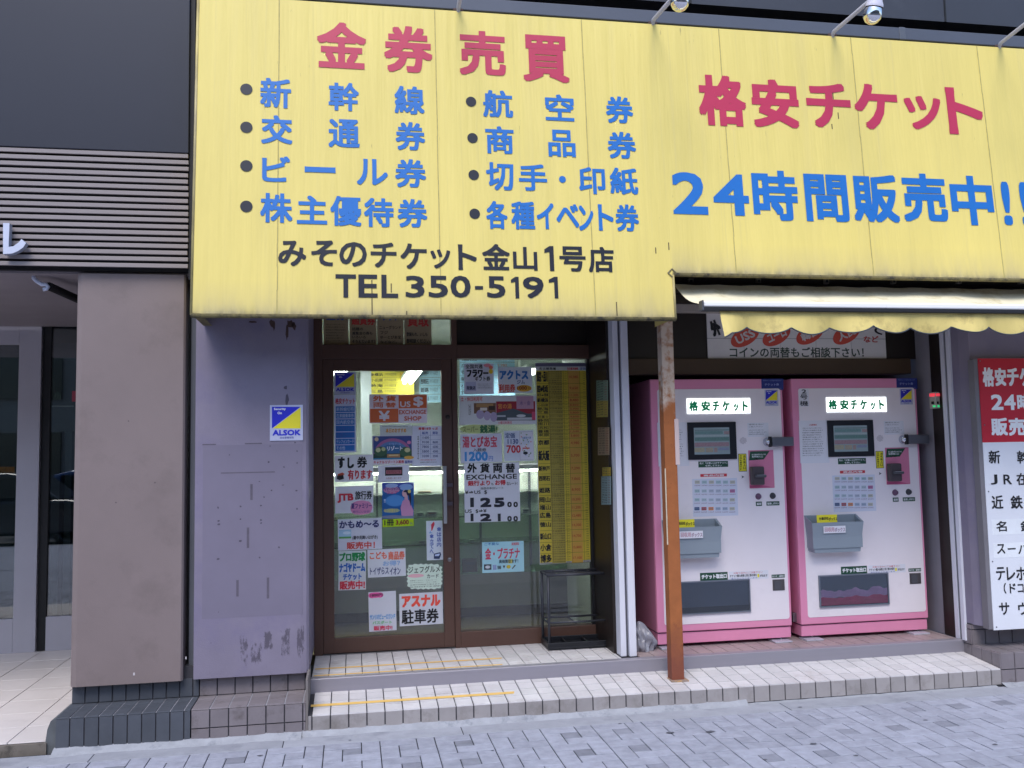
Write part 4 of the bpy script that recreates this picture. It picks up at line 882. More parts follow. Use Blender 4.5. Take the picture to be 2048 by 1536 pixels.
tw = thing('towel', ((a[0]+b[0])/2, FY-.006, b[1]+.02), 'folded pink towel behind the clear flap of the right ticket machine', 'towel')
rn = random.Random(2)
for part, (zlo_, zhi_, col) in {'pink_fold': (.062, .108, '#f0b8e0'), 'red_fold': (.012, .064, '#f05080')}.items():
    mb = MB(); P = []
    for i in range(n+1):
        x = a[0]+.012+(b[0]-a[0]-.024)*i/n; k1 = .008*math.sin(i*.55)+.004*math.sin(i*1.7)+(.012*i/n); k0 = .006*math.sin(i*.8+1)
        for t in range(6):
            tt = t/5; P.append((x, FY-.0035-.0058*math.sin(math.pi*min(tt, .999)), b[1]+zlo_+k0*(part == 'pink_fold')+(zhi_+k1-zlo_)*tt))
    mb.raw(P, [(i*6+t, (i+1)*6+t, (i+1)*6+t+1, i*6+t+1) for i in range(n) for t in range(5)], mat('towel_'+part, col, .95, var=.18, scale=14, bump=.6, bscale=160)); mb.build(part, tw, smooth=True)
mb = MB()   # small metal box fixed to the side of the first machine
c = W(1590, 1233, YM+.1); mb.box(c[0]-.035, c[0]+.02, YM+.06, YM+.12, c[1]-.03, c[1]+.03, m_chr); mb.build('side_bracket', m1, bev=.003)

# ================================================================ NOTICES STUCK ON THE GLASS
GP = front(YD+.0005)      # outer face of the door glass
GW = front(YD+.0095)      # outer face of the window
m_sheet = mat('notice_paper', '#f3f2f7', .7, var=.02, scale=6, trans=.5)
m_tan = mat('tan_paper', '#b3a184', .8, var=.06, scale=8, trans=.25)
def paper(nm='#dfdee8'):
    c_ = [int(nm[i:i+2], 16) for i in (1, 3, 5)]
    if min(c_) > 180: nm = '#%02x%02x%02x' % tuple(min(248, int(v*1.085)) for v in c_)
    return mat('paper_'+nm[1:], nm, .65, var=.03, scale=6, trans=.45)
def notice(name, label, cat, box, col, items, pl=GP, group=None, rot=0, d=.0006, lift=0):
    pl = Plane(pl.p0, pl.u, pl.v)
    rot = rot or random.uniform(-.014, .014)
    x0, y0, x1, y1 = box; mb = MB(); q = Plane(pl.p0+pl.n*lift, pl.u, pl.v)
    if col: mb.rpx(x0, y0, x1, y1, q, paper(col), d, 1, rot)
    fx = lambda f: x0+(x1-x0)*f; fy = lambda f: y0+(y1-y0)*f
    for it in items:
        k = it[0]
        if k == 't':
            _, s, a, b, c, e, cc = it[:7]; bold = it[7] if len(it) > 7 else .02
            mb.tpx(s, fx(a), fy(b), fx(c), fy(e), q, flat(cc), bold, d+.0022, it[8] if len(it) > 8 else 0)
        elif k == 'r': mb.rpx(fx(it[1]), fy(it[2]), fx(it[3]), fy(it[4]), q, flat(it[5]), d+(it[6] if len(it) > 6 else .0004))
        elif k == 'e':
            c = q.pt(fx(it[1]), fy(it[2])); rx = (q.pt(fx(it[1]+it[3]), fy(it[2]))-c).length; ry = (q.pt(fx(it[1]), fy(it[2]+it[4]))-c).length
            disc(mb, c, rx, q, flat(it[5]), d+(it[6] if len(it) > 6 else .0008), 22, ry)
        elif k == 'h':
            mb.raw([q.pt(fx(it[1]+it[3]*math.cos(t)), fy(it[2]-it[4]*math.sin(t)))+q.n*(d+it[6]) for t in [math.pi*j/20 for j in range(21)]], [tuple(range(21))], flat(it[5]))
        elif k == 'p':
            mb.raw([q.pt(fx(a), fy(b))+q.n*(d+(it[3] if len(it) > 3 else .0012)) for a, b in it[1]], [tuple(range(len(it[1])))], flat(it[2]))
        elif k == 'l':                     # rows of tiny writing
            _, a, b, c, e, n, cc = it[:7]; src = it[7] if len(it) > 7 else JP
            small_lines(mb, fx(a), fy(b), fx(c), fy(e), n, q, flat(cc), src, d+.0018)
        elif k == 's': guard_sticker(mb, x0, y0, x1, y1, q, d)
        elif k == 'g':                     # ruled lines: list of fractions
            for f_ in it[1]: mb.rpx(fx(it[3]), fy(f_)-.35, fx(it[4]), fy(f_)+.35, q, flat(it[5]), d+.0005)
            for f_ in it[2]: mb.rpx(fx(f_)-.35, fy(it[6]), fx(f_)+.35, fy(it[7]), q, flat(it[5]), d+.0005)
    o = mb.build(name); return tag(o, label, cat, group)
RD, BK, BL, GN, PK, CY = '#cc2f3f', '#14141a', '#2b4fa8', '#1f7d4a', '#d8408a', '#3f8fd0'
NG = 'notices on the shop door and window'
notice('security_sticker', 'blue and yellow security sticker in the upper left corner of the door glass', 'sticker', (668.5,744,711.5,789), None, [('s',)], group=NG)
bars = ['新幹線切符','在来線乗車券','国内航空券','高速バス','図書カード','テレフォンカード','その他']
notice('ticket_list_sticker', 'tall sticker of seven blue bars under the red word on the door glass', 'sticker', (668.5,789.5,712,905), '#c9cce0',
  [('t','格安チケット',.05,.06,.95,.16,RD,.02)]+[('r',.07,.2+k*.112,.94,.3+k*.112,'#2b74c4') for k in range(7)]+[('t',b,.10,.215+k*.112,.9 if k<6 else .5,.285+k*.112,'#c4d8f0' if k not in (3,4) else '#3f6fc0',.01) for k,b in enumerate(bars)], group=NG)
notice('exchange_sign', 'orange and white money exchange sign with yen and dollar marks on the door', 'notice', (739,789,854.5,846), '#ddd6e2',
  [('t','外',.06,.04,.24,.24,'#e0703f',.05),('t','貨',.28,.04,.46,.24,'#e0703f',.03),('t','両',.06,.28,.24,.46,'#e0703f',.03),('t','替',.28,.28,.46,.46,'#e0703f',.03),
   ('r',.01,.5,.5,.98,'#e0703f'),('t','¥',.16,.57,.35,.93,'#eee8ee',.035),('r',.505,.02,.99,.48,'#e0703f'),('t','US',.53,.24,.71,.44,'#eee8ee',.03),('t','$',.76,.07,.93,.44,'#eee8ee',.035),
   ('t','EXCHANGE',.51,.54,.985,.69,'#cf5f4a',.03),('t','SHOP',.6,.76,.9,.92,'#cf5f4a',.04)], group=NG)
notice('small_notice', 'small white slip with orange words in a dotted frame above the resort picture', 'notice', (760,850,824,872), '#cfd3d6',
  [('t','本日のおすすめ',.18,.3,.82,.7,'#d9922e',.03)]+[('r',.08+.02*k*2,.1,.1+.02*k*2,.16,'#333a4a') for k in range(20)], lift=.0003, group=NG)
notice('resort_poster', 'picture of a lit resort under a rainbow night sky with red caption', 'poster', (745,871,826,929), '#dcd8e2',
  [('r',.02,.02,.97,.82,'#3d4f8e'),('h',.5,.64,.46,.54,'#b06a9a',.0007),('h',.5,.64,.40,.44,'#5f84b8',.0009),('h',.5,.64,.34,.34,'#3f6fa0',.0011),('r',.02,.62,.97,.82,'#2f4a3c',.0013),('e',.2,.55,.16,.17,'#3f6246',.0016),('e',.82,.56,.15,.17,'#46694a',.0016),('e',.14,.5,.06,.08,'#c9cf9a',.0019),('e',.27,.47,.05,.07,'#b9c48e',.0019),('e',.86,.5,.07,.08,'#d2cf9a',.0019),
   ('r',.36,.64,.68,.76,'#b98a5a',.0018),('r',.4,.66,.64,.7,'#e6d09a',.002),('r',.02,.77,.97,.82,'#3f8ab0',.002),('e',.1,.13,.05,.07,'#e6c9a0'),('e',.9,.24,.05,.06,'#d987b0',.0012),('t','リゾート',.36,.36,.74,.52,'#e9eef6',.04),('t','スパ&プール',.4,.25,.7,.33,'#8fb4e6',.02),('e',.9,.76,.12,.06,'#e6b04a',.0021),
   ('t','キャナルリゾート入館券',.03,.86,.78,.97,RD,.02),('t','販売中',.8,.86,.98,.97,BL,.02)], lift=.0012, group=NG)
notice('price_table', 'white price table with ruled lines and red heading, right edge of the door glass', 'price list', (824.5,852,885.5,932), '#d6d8ea',
  [('t','青春18きっぷ',.2,.03,.84,.1,RD,.03),('t','販売',.32,.14,.52,.21,BL,.02),('t','買取',.66,.14,.84,.21,BL,.02)]+[('t',a,.32,.26+k*.115,.55,.32+k*.115,'#3d4f8e',.02) for k,a in enumerate(('11600','9100','7800','5800','3200'))]+[('t',a,.67,.375+k*.115,.84,.435+k*.115,'#3d4f8e',.02) for k,a in enumerate(('8600','6500','4500','2500'))]+
  [('t',c,.17,.25+k*.06,.22,.29+k*.06,'#222838',.02) for k,c in enumerate('5回4回3回2回1回')]+[('g',(.23,.345,.46,.575,.69),(.28,.6),.26,.93,'#9aa2c8',.13,.8),('t','※買取は未使用に限ります',.25,.83,.78,.865,RD,.0),('t','在庫確認はお電話で 052-350-5191',.25,.89,.8,.92,BK,.0)], lift=.0018, group=NG)
notice('sushi_notice', 'white notice with black brushed kana and red words beside a small sushi drawing', 'notice', (669.5,910,746.5,963), '#dddde6',
  [('t','す',.08,.08,.26,.5,BK,.05),('t','し',.33,.1,.5,.5,BK,.05),('t','券',.58,.06,.84,.48,BK,.03),('t','有ります',.34,.55,.97,.92,RD,.03),('p',[(.06,.78),(.22,.74),(.24,.9),(.12,.95),(.05,.9)],'#1d1d22'),('p',[(.08,.72),(.2,.66),(.26,.72),(.2,.78),(.07,.8)],'#d2553a')], rot=.01, group=NG)
notice('stamp_notice', 'small white notice with one dark red emblem plate under the resort picture', 'notice', (756.5,930,818.5,964), '#d9d9e4',
  [('r',.22,.12,.78,.62,'#2a2328'),('r',.25,.3,.75,.52,'#b06a72',.0012),('t','ジャパンレール',.28,.33,.72,.48,'#7a2a34',.02),('t','お取扱いあります',.26,.72,.75,.82,'#a04a50',0)], group=NG)
notice('travel_notice', 'white travel voucher notice with red slanted letters and a pink speech bubble', 'notice', (670.5,972,746.5,1026), '#dcdce8',
  [('t','JTB',.06,.28,.48,.62,'#cf2b3f',.05),('t','旅行券',.52,.18,.97,.5,BK,.02),('e',.69,.8,.29,.27,'#dc8fb6'),('e',.55,.82,.15,.24,'#dc8fb6',.0009),('e',.84,.8,.13,.24,'#dc8fb6',.0010),('t','夏ファミリー',.42,.64,.96,.84,'#3a2f7a',.02),('t','旅行にいかが',.46,.9,.9,1.0,'#7a4f96',.01)], group=NG)
notice('summer_poster', 'blue summer poster of a woman in pink with a dark ponytail', 'poster', (764.5,965.5,827.5,1037), '#3a7fc6',
  [('r',0,0,1,.2,'#3f52b0'),('e',.3,.08,.2,.06,'#9fb6e0',.0009),('e',.75,.12,.22,.09,'#8fb4e2',.0009),('e',.4,.5,.3,.16,'#4f95d6',.0007),('e',.3,.2,.26,.1,'#c993b4'),('t','サマージャンボ',.06,.13,.58,.22,'#5a3a8a',.03,.05),('t','フェア',.14,.24,.5,.31,'#c04a86',.03),
   ('r',.05,.46,.38,.50,'#b9d2ee'),('r',.05,.52,.34,.55,'#a9c6e6'),('p',[(.62,.95),(.58,.7),(.64,.52),(.74,.44),(.86,.5),(.93,.66),(.99,.78),(.97,.96)],'#cf95ba',.0014),('p',[(.70,.46),(.72,.36),(.80,.36),(.82,.48)],'#d8a9b4',.0016),('e',.72,.30,.09,.10,'#dcb0b4',.0018),('p',[(.66,.26),(.72,.2),(.82,.2),(.9,.28),(.92,.45),(.9,.66),(.86,.5),(.84,.36),(.78,.34),(.76,.27)],'#1c1f3c',.0021),('e',.86,.24,.05,.05,'#e2cf6a',.0024),
   ('e',.3,.78,.26,.06,'#9fb49a',.001),('t','なつの宝くじ',.06,.72,.5,.82,'#d9cf7a',.02),('p',[(0,1),(0,.93),(.4,.9),(.7,.93),(1,.92),(1,1)],'#7a86a0',.0017)], group=NG)
notice('price_slip', 'fluorescent yellow price slip under the blue summer poster', 'price slip', (765.5,1037.5,827.5,1053), '#d6f02a',
  [('t','1冊',.05,.1,.36,.9,BK,.03),('t','3,600',.42,.16,.84,.84,'#8a2a1a',.04),('t','円',.88,.5,.95,.82,BL,0)], rot=.015, lift=.0008, group=NG)
notice('postcard_notice', 'white postcard notice with dark blue kana, a small green picture and red words', 'notice', (676,1037,764,1099.5), '#d9daea',
  [('t','かもめ〜る',.03,.06,.93,.3,'#28306e',.035),('r',.02,.36,.3,.64,'#a9cfe6'),('r',.02,.58,.3,.64,'#5fa85a',.0012),('e',.2,.46,.09,.05,'#d6e8f4',.0012),('t','(暑中見舞いはがき)',.33,.54,.9,.68,'#26263a',.02),('t','販売中！',.2,.74,.84,.97,'#d2463f',.03)], rot=.01, group=NG)
notice('baseball_notice', 'tall notice with green, blue and red brush words for baseball tickets', 'notice', (677,1101.5,732,1180), '#d7dbdf',
  [('t','プロ野球',.03,.04,.97,.27,'#1a8a4a',.04),('t','ナゴヤドーム',.02,.3,.97,.54,'#2467bd',.04),('t','チケット',.16,.58,.84,.74,'#2467bd',.04),('t','販売中!',.04,.76,.96,.98,'#cf3648',.035)], group=NG)
notice('children_notice', 'white notice with salmon kana on top and thin blue toy shop words below', 'notice', (735.5,1098,811.5,1153.5), '#dcdeec',
  [('t','こども',.05,.1,.5,.36,'#e6745a',.03),('t','商品券',.54,.08,.97,.38,'#e6745a',.03),('t','お得？',.4,.42,.85,.6,'#8fb9e6',.02),('t','トイザらス',.06,.66,.55,.92,'#2a3f7a',.012),('t','イオン',.58,.66,.86,.92,'#2a3f7a',.015)], rot=.012, group=NG)
notice('umbrella_notice', 'narrow upright notice asking to use the umbrella stand, with a red umbrella drawn', 'notice', (853,1041.5,885.5,1120), '#d7dcee',
  [('p',[(.42,.03),(.46,.02),(.5,.08),(.36,.24),(.3,.26),(.28,.1)],'#cc3348'),('r',.22,.25,.25,.3,'#5aa0d8'),('r',.15,.3,.35,.315,'#5aa0d8')]+[('t',c,.64,.16+k*.13,.9,.27+k*.13,'#2a55b0',.015) for k,c in enumerate('傘は店内')]+[('t',c,.2,.34+k*.13,.44,.45+k*.13,'#2a55b0',.015) for k,c in enumerate('傘立てへ')]+[('p',[(.45,.84),(.85,.8),(.9,.86),(.8,.97),(.45,.97)],'#26365e'),('p',[(.52,.86),(.8,.83),(.82,.86),(.74,.9),(.52,.9)],'#b9c6e6',.0016)], group=NG)
sc = [(.5+.47*math.cos(t)*(1+.05*math.cos(18*t)), .5+.47*math.sin(t)*(1+.05*math.cos(18*t))) for t in [2*math.pi*k/72 for k in range(72)]]
def sup(t):
    c, s = math.cos(t), math.sin(t); r = 1/(abs(c)**6+abs(s)**6)**(1/6); k = 1+.045*math.sin(22*t); return (.5+.47*c*r*k, .5-.47*s*r*k)
notice('gourmet_notice', 'pale green notice with scalloped edge and handwritten menu lines', 'notice', (812.5,1126.5,886,1179.5), None,
  [('p',[sup(-2*math.pi*k/90) for k in range(90)],'#cfe2d2',.0002),('t','ジェフグルメ',.06,.1,.92,.36,'#3a4a3e',.012),('t','カード',.56,.4,.88,.56,'#3a4a3e',.012),('e',.26,.47,.22,.07,'#e0aeb6'),('l',.1,.62,.95,.93,4,'#3a4238',['吉野家・ガスト・すかいらーく','ロイヤルホスト・デニーズ他','全国の加盟店で使えます','500円券'])], rot=.0, group=NG)
notice('park_notice', 'white notice with a pink price tag on top and blue, green and red words below', 'notice', (737.5,1183,792.5,1262), '#dcdde8',
  [('e',.25,.09,.26,.07,'#e060a0'),('e',.12,.1,.13,.07,'#e060a0',.0009),('e',.4,.09,.13,.065,'#e060a0',.001),('t','1800円',.05,.05,.5,.13,'#3a1030',.03),('t','サンリオピューロランド',.04,.57,.96,.7,'#4f9fdc',.025),('t','パスポート',.14,.74,.84,.82,'#4fbf6a',.02),('t','販売中!',.18,.86,.86,.98,'#d0305a',.035)], rot=.012, group=NG)
notice('parking_notice', 'white notice with red kana over black words for parking tickets, lowest on the door', 'notice', (799,1185.5,886,1250), '#dcdee8',
  [('t','アスナル',.05,.06,.94,.43,'#e2503f',.05),('t','駐車券',.05,.5,.9,.95,BK,.022)], rot=.01, group=NG)
# --- window
notice('flower_notice', 'notice with heavy black kana and red and yellow flowers in its corner', 'notice', (928.5,727,987.5,788), '#cfd0dc',
  [('t','全国共通',.04,.03,.62,.17,BK,.02),('t','フラワー',.08,.2,.82,.45,BK,.06),('t','ギフト券',.36,.42,.88,.58,BK,.02),('e',.78,.06,.12,.06,'#dc8a96'),('e',.9,.13,.07,.06,'#e0705a',.001),('e',.9,.26,.07,.08,'#e6c22e',.0012),('r',.05,.6,.4,.9,'#b9bcd8'),('t','取扱店',.08,.74,.38,.86,'#2f3350',.03),('l',.45,.66,.96,.84,3,'#33384a')], GW, group=NG)
notice('gym_notice', 'notice with blue kana, red words and an orange price pill', 'notice', (996.5,734,1064.5,786), '#cdd0da',
  [('t','アクトス',.04,.12,.88,.48,'#3a74bc',.05),('t','ジム',.55,.5,.78,.65,'#35508e',.02),('t','利用券',.02,.66,.5,.97,'#d2503f',.025),('e',.76,.82,.22,.13,'#d9a52e'),('t','1000',.56,.74,.84,.88,'#8a2a1a',.04),('t','円',.88,.78,.94,.88,'#a0601a',.01)], GW, group=NG)
notice('bath_sheet', 'wide white sheet with a brown inn photo and a red bathhouse photo', 'poster', (918.5,791,1073,849), '#d3d4dc',
  [('t','土・休日利用可',.02,.04,.3,.2,'#d0505a',.015),('t','蓬左の湯',.12,.3,.15,.68,'#3a3a42',.0),('r',.19,.26,.475,.62,'#7a5a42'),('r',.22,.28,.44,.4,'#b08a5a',.0007),('r',.27,.42,.36,.52,'#e2dcd0',.0009),('r',.38,.36,.46,.5,'#3a2c26',.0009),('e',.27,.65,.05,.16,'#b3a6c6'),('e',.36,.70,.045,.16,'#b9abc9',.001),('e',.445,.74,.045,.17,'#b3a6c6',.0012),
   ('r',.48,.2,.985,.86,'#a02c3c',.0008),('t','宮の湯',.5,.28,.68,.46,'#d98a4a',.03),('p',[(.48,.6),(.7,.45),(.88,.62),(.985,.62),(.985,.86),(.48,.86)],'#4f5a62',.001),('r',.49,.68,.6,.74,'#b9c0c4',.0013),('e',.8,.7,.06,.05,'#d2d6da',.0013),('r',.62,.76,.98,.84,'#c9ccd2',.0012),('r',.74,.02,.96,.46,'#c39bb2',.0016),('t','木・金',.78,.18,.92,.34,'#8f6f9a',.02),('r',.94,.56,.985,.84,'#cf4f72',.0015),('t','土曜日利用可',.5,.89,.68,.99,'#d0505a',.01)], GW, group=NG)
notice('bath_banner', 'pale green rounded slip with green brushed words and an exclamation mark', 'notice', (919,848.5,997,867.5), None,
  [('p',[(.5+.5*math.cos(-t), .5-.5*math.sin(-t)*(.9+.1*math.cos(3*t))) for t in [2*math.pi*k/40 for k in range(40)]],'#c3d08a',.0004),('t','スーパー',.08,.2,.48,.85,'#8a9a5a',.02),('t','銭湯!',.52,.08,.97,.94,'#2f6a42',.03)], GW, lift=.0006, group=NG)
notice('spa_notice', 'white notice with red hot-spring words over a big light blue price', 'notice', (921,867.5,1004,925), '#d2d3e0',
  [('t','湯とぴあ宝',.05,.08,.88,.48,'#cf4a62',.022),('t','入館券',.3,.5,.62,.62,'#4a4a56',.012),('t','1200',.1,.62,.66,.95,'#4a96d8',.05),('t','円',.68,.78,.78,.93,'#4a7ad0',.01)], GW, lift=.0003, group=NG)
notice('discount_notice', 'notice with blue list price, red cut price and a patterned leaflet at its side', 'notice', (1008,861,1067.5,922), '#d3d6e2',
  [('t','定価',.04,.08,.36,.25,'#2a4a8a',.015),('t','1130',.12,.28,.48,.44,'#2a4a8a',.025),('t','700',.08,.48,.56,.74,'#cf3a4a',.03),('r',.52,.02,.99,.98,'#c9c8d2',.0006),('r',.54,.05,.97,.95,'#e2e1ea',.001)]+[('e',random.uniform(.57,.94),random.uniform(.08,.92),.018,.02,random.choice(['#cf5a5a','#5a8ac0','#d9a84a','#7a9a6a','#3a3a42']),.0013) for _ in range(26)]+[('t','水族館の湯',.6,.2,.9,.27,'#3f7ab0',.01),('e',.74,.37,.14,.11,'#d3d8e4',.0012),('r',.62,.56,.86,.6,'#cf4a4a',.0013),('e',.72,.74,.08,.05,'#22242c',.0014)], GW, group=NG)
notice('rate_board', 'white money exchange rate sheet with large black numbers 125 and 121', 'notice', (929,925.5,1040,1043.5), '#dcdcea',
  [('t','外',.05,.01,.22,.17,BK,.04),('t','貨',.28,.01,.45,.17,BK,.03),('t','両',.51,.01,.68,.17,BK,.04),('t','替',.74,.01,.91,.17,BK,.03),('t','EXCHANGE',.035,.195,.945,.28,BK,.03),('t','銀行より',.06,.30,.46,.39,RD,.035),('t','も',.48,.34,.52,.38,BK,.02),('t','お得',.55,.29,.74,.38,RD,.035),('t','なレート!',.76,.32,.95,.38,BK,.015),('t','当店の本日レート',.29,.41,.70,.45,'#26283a',.012),
   ('t','¥⇒US',.01,.47,.29,.53,BK,.02),('t','$',.355,.465,.405,.535,BK,.02),('t','US',.005,.79,.13,.85,BK,.02),('t','$⇒¥',.2,.785,.395,.855,BK,.02)]+
   [it for (dg, y0, y1) in (('125', .592, .752), ('121', .862, .992)) for it in ([('t', ch, (.05, .28, .53)[k], y0, (.22, .48, .72)[k], y1, '#23232e', .075) for k, ch in enumerate(dg)]+[('t', '0', .77, y1-.09, .85, y1, BK, .06), ('t', '0', .88, y1-.09, .96, y1, BK, .06)])], GW, lift=.0008, group=NG)
notice('gold_notice', 'light blue card about buying gold and platinum, low on the window', 'notice', (964.5,1083,1048,1144.5), '#b9dcea',
  [('t','ご不要な',.05,.03,.4,.12,'#3a7ab8',.015),('t','高価買取',.7,.03,.88,.12,'#d2465a',.015),('t','金・プラチナ',.07,.2,.9,.56,'#c93a5a',.02),('t','高価買取ます！',.4,.58,.86,.7,'#2a3a4a',.02),('r',.62,.575,.72,.71,'#e0d86a',.0008),('r',.04,.74,.22,.92,'#3a3f4a'),('e',.13,.83,.06,.05,'#c9ccd4',.0012),('r',.25,.76,.34,.92,'#8a9ac0'),('t','指輪',.36,.78,.45,.9,'#2a3040',.01),('p',[(.49,.78),(.55,.78),(.52,.88)],'#2a2f3a'),('e',.63,.82,.05,.06,'#c9b43a'),('p',[(.72,.9),(.71,.87),(.78,.75),(.8,.78)],'#4a4a3a')], GW, group=NG)
# tall yellow fare chart
names = [('東京・品川',742,764,1),('東京⇔新大阪',770,785,0),('東京⇔豊橋',787,793,0),('新横浜',796,805,0),('小田原',808,813,0),('熱海',815,821,0),('三島',822,828,0),('新富士',831,836,0),('静岡',838,844,0),('掛川',845,851,0),('浜松',853,858,0),('豊橋',860,866,0),('米原',867,873,0),('京都',880,890,0),('新大阪',901,921,0),('新神戸',932,942,0),('西明石',952,962,0),('姫路',975,986,0),('岡山',994,1005,0),('福山',1010,1020,0),('広島',1025,1036,0),('徳山',1044,1054,0),('新山口',1066,1079,0),('小倉',1088,1102,0),('博多',1109,1125,0)]
cx0, cx1, cy0, cy1 = 1071, 1184, 725.5, 1130
mb = MB(); q = Plane(GW.p0+GW.n*.0004, GW.u, GW.v)
fx_l = lambda y: 1070.5+(y-725)*.0215; fx_r = lambda y: 1176+(y-725)*.030
mb.raw([q.pt(fx_l(cy0), cy0)+q.n*.0002, q.pt(fx_r(cy0), cy0)+q.n*.0002, q.pt(fx_r(1123), 1123)+q.n*.0002, q.pt(fx_l(cy1), cy1)+q.n*.0002], [(3,2,1,0)], paper('#b4b6c4'))
m_chart = mat('chart_yellow', '#e2cb4c', .55, var=.06, scale=4, trans=.3)
mb.raw([q.pt(fx_l(741)+1.2, 741)+q.n*.0006, q.pt(fx_r(741)-2.5, 741)+q.n*.0006, q.pt(fx_r(1119)-2.5, 1119)+q.n*.0006, q.pt(fx_l(1126)+1.2, 1126)+q.n*.0006], [(3,2,1,0)], m_chart)
mb.rpx(1071, 726, 1175, 733, q, flat('#5c5a72'), .0008)
mb.tpx('名古屋発着', 1078, 734.5, 1112, 740, q, m_bk, .02, .0014); mb.tpx('当店販売価格', 1134, 734.5, 1156, 740, q, m_rd, .02, .0014); mb.tpx('定価', 1160, 734.5, 1171, 740, q, m_bl, .01, .0014)
m_line = flat('#7a6a1e'); m_or = mat('chart_orange', '#e2b458', .55, var=.06, trans=.3); m_fi = flat('#4f4a2a'); m_pr = flat('#c8532e'); m_oli = mat('chart_olive', '#c2b054', .55, var=.1, scale=30, trans=.3)
for k, (nm, ya, yb, dbl) in enumerate(names):
    L0 = fx_l(ya); wd = 24.5; nxt = names[k+1][1] if k+1 < len(names) else 1127; prv = names[k-1][2] if k else 741
    top = (prv+ya)/2; bot = (yb+nxt)/2
    mb.tpx(nm, L0+2.2, ya, L0+wd, yb, q, m_bk, .03 if yb-ya > 7 else .015, .0022)
    mb.rpx(L0+wd+1, top+.4, L0+wd+29, bot-.4, q, m_oli, .0009); mb.rpx(L0+wd+40, top+.4, L0+wd+63, bot-.4, q, m_or, .0009)
    mb.rpx(L0+1.5, bot-.3, L0+100, bot+.3, q, m_line, .0013)
    nr = max(1, int((bot-top)/4.2))
    for r_ in range(nr):
        yy = top+(bot-top)*(r_+.2)/nr
        mb.tpx(random.choice(['のぞみ指定席','ひかり自由席','こだま回数券','グリーン指定','片道乗車券']), L0+wd+2, yy, L0+wd+28, yy+2.6, q, m_fi, 0, .0018)
        mb.tpx(random.choice(['10,380','7,460','4,930']), L0+wd+31, yy+.4, L0+wd+38, yy+2.2, q, m_fi, 0, .0018); mb.tpx(random.choice(['680','430','910']), L0+wd+70, yy+.4, L0+wd+75, yy+2.2, q, m_fi, 0, .0018)
    prices = ['10,380','9,650','11,200','8,480','8,890','3,900','5,800','4,600','3,260','2,900','2,100','1,540','3,800','4,980','5,700','7,290','7,860','8,900','10,300','11,200','12,480','14,300','14,700','15,800','17,100']
    ph = min(6, (bot-top)*.55); yc = (top+bot)/2; mb.tpx(prices[k], L0+wd+43, yc-ph/2, L0+wd+60, yc+ph/2, q, m_pr, .01, .002)
for xo in (26, 55, 64.5, 88): mb.raw([q.pt(fx_l(741)+xo-.3, 741)+q.n*.0014, q.pt(fx_l(741)+xo+.3, 741)+q.n*.0014, q.pt(fx_l(1124)+xo+2.3, 1124)+q.n*.0014, q.pt(fx_l(1124)+xo+1.7, 1124)+q.n*.0014], [(3,2,1,0)], m_line)
tag(mb.build('fare_chart'), 'tall yellow train fare chart with orange price column taped inside the window', 'fare chart')
# transom sheets
TPn = front(YD+.013)
for lb, bx, its in (('first of the four tan handwritten sheets over the door, covered in small black writing', (647,624,697,689.5), [('t','金券',.1,.05,.9,.25,BL,.03),('l',.1,.36,.92,.94,7,'#2c2a28')]),
  ('tan handwritten sheet over the door with red words 鑑賞券', (699,624,753,689.5), [('t','鑑賞券',.08,.12,.95,.4,'#b93a34',.03),('t','話題の',.1,.47,.5,.57,BK,.015),('t','展覧会の券も',.1,.6,.85,.7,BK,.015),('t','いろいろ',.1,.73,.6,.81,BK,.015),('t','そろえています？',.1,.85,.95,.95,BK,.015)]),
  ('tan handwritten sheet over the door with blue words on top', (754.5,624,807,689.5), [('t','サウナ',.15,.06,.85,.26,BL,.03),('t','ニューグランド',.08,.42,.9,.53,BK,.015),('t','フジ',.12,.58,.4,.68,BK,.015),('t','ゆーとぴあ宝',.12,.72,.9,.82,BK,.015),('t','などなど。',.12,.87,.75,.96,BK,.015)]),
  ('tan handwritten sheet over the door with red words 買取', (808.5,624,863,689.5), [('t','買取',.12,.1,.9,.45,'#b93a34',.03),('t','登録もれ、いしも',.08,.62,.85,.74,BK,.015),('t','御相談ください。',.08,.82,.97,.95,BK,.015)])):
    notice('handwritten_sheet', lb, 'notice', bx, '#b3a184', its, TPn, group='tan sheets in the window over the door')
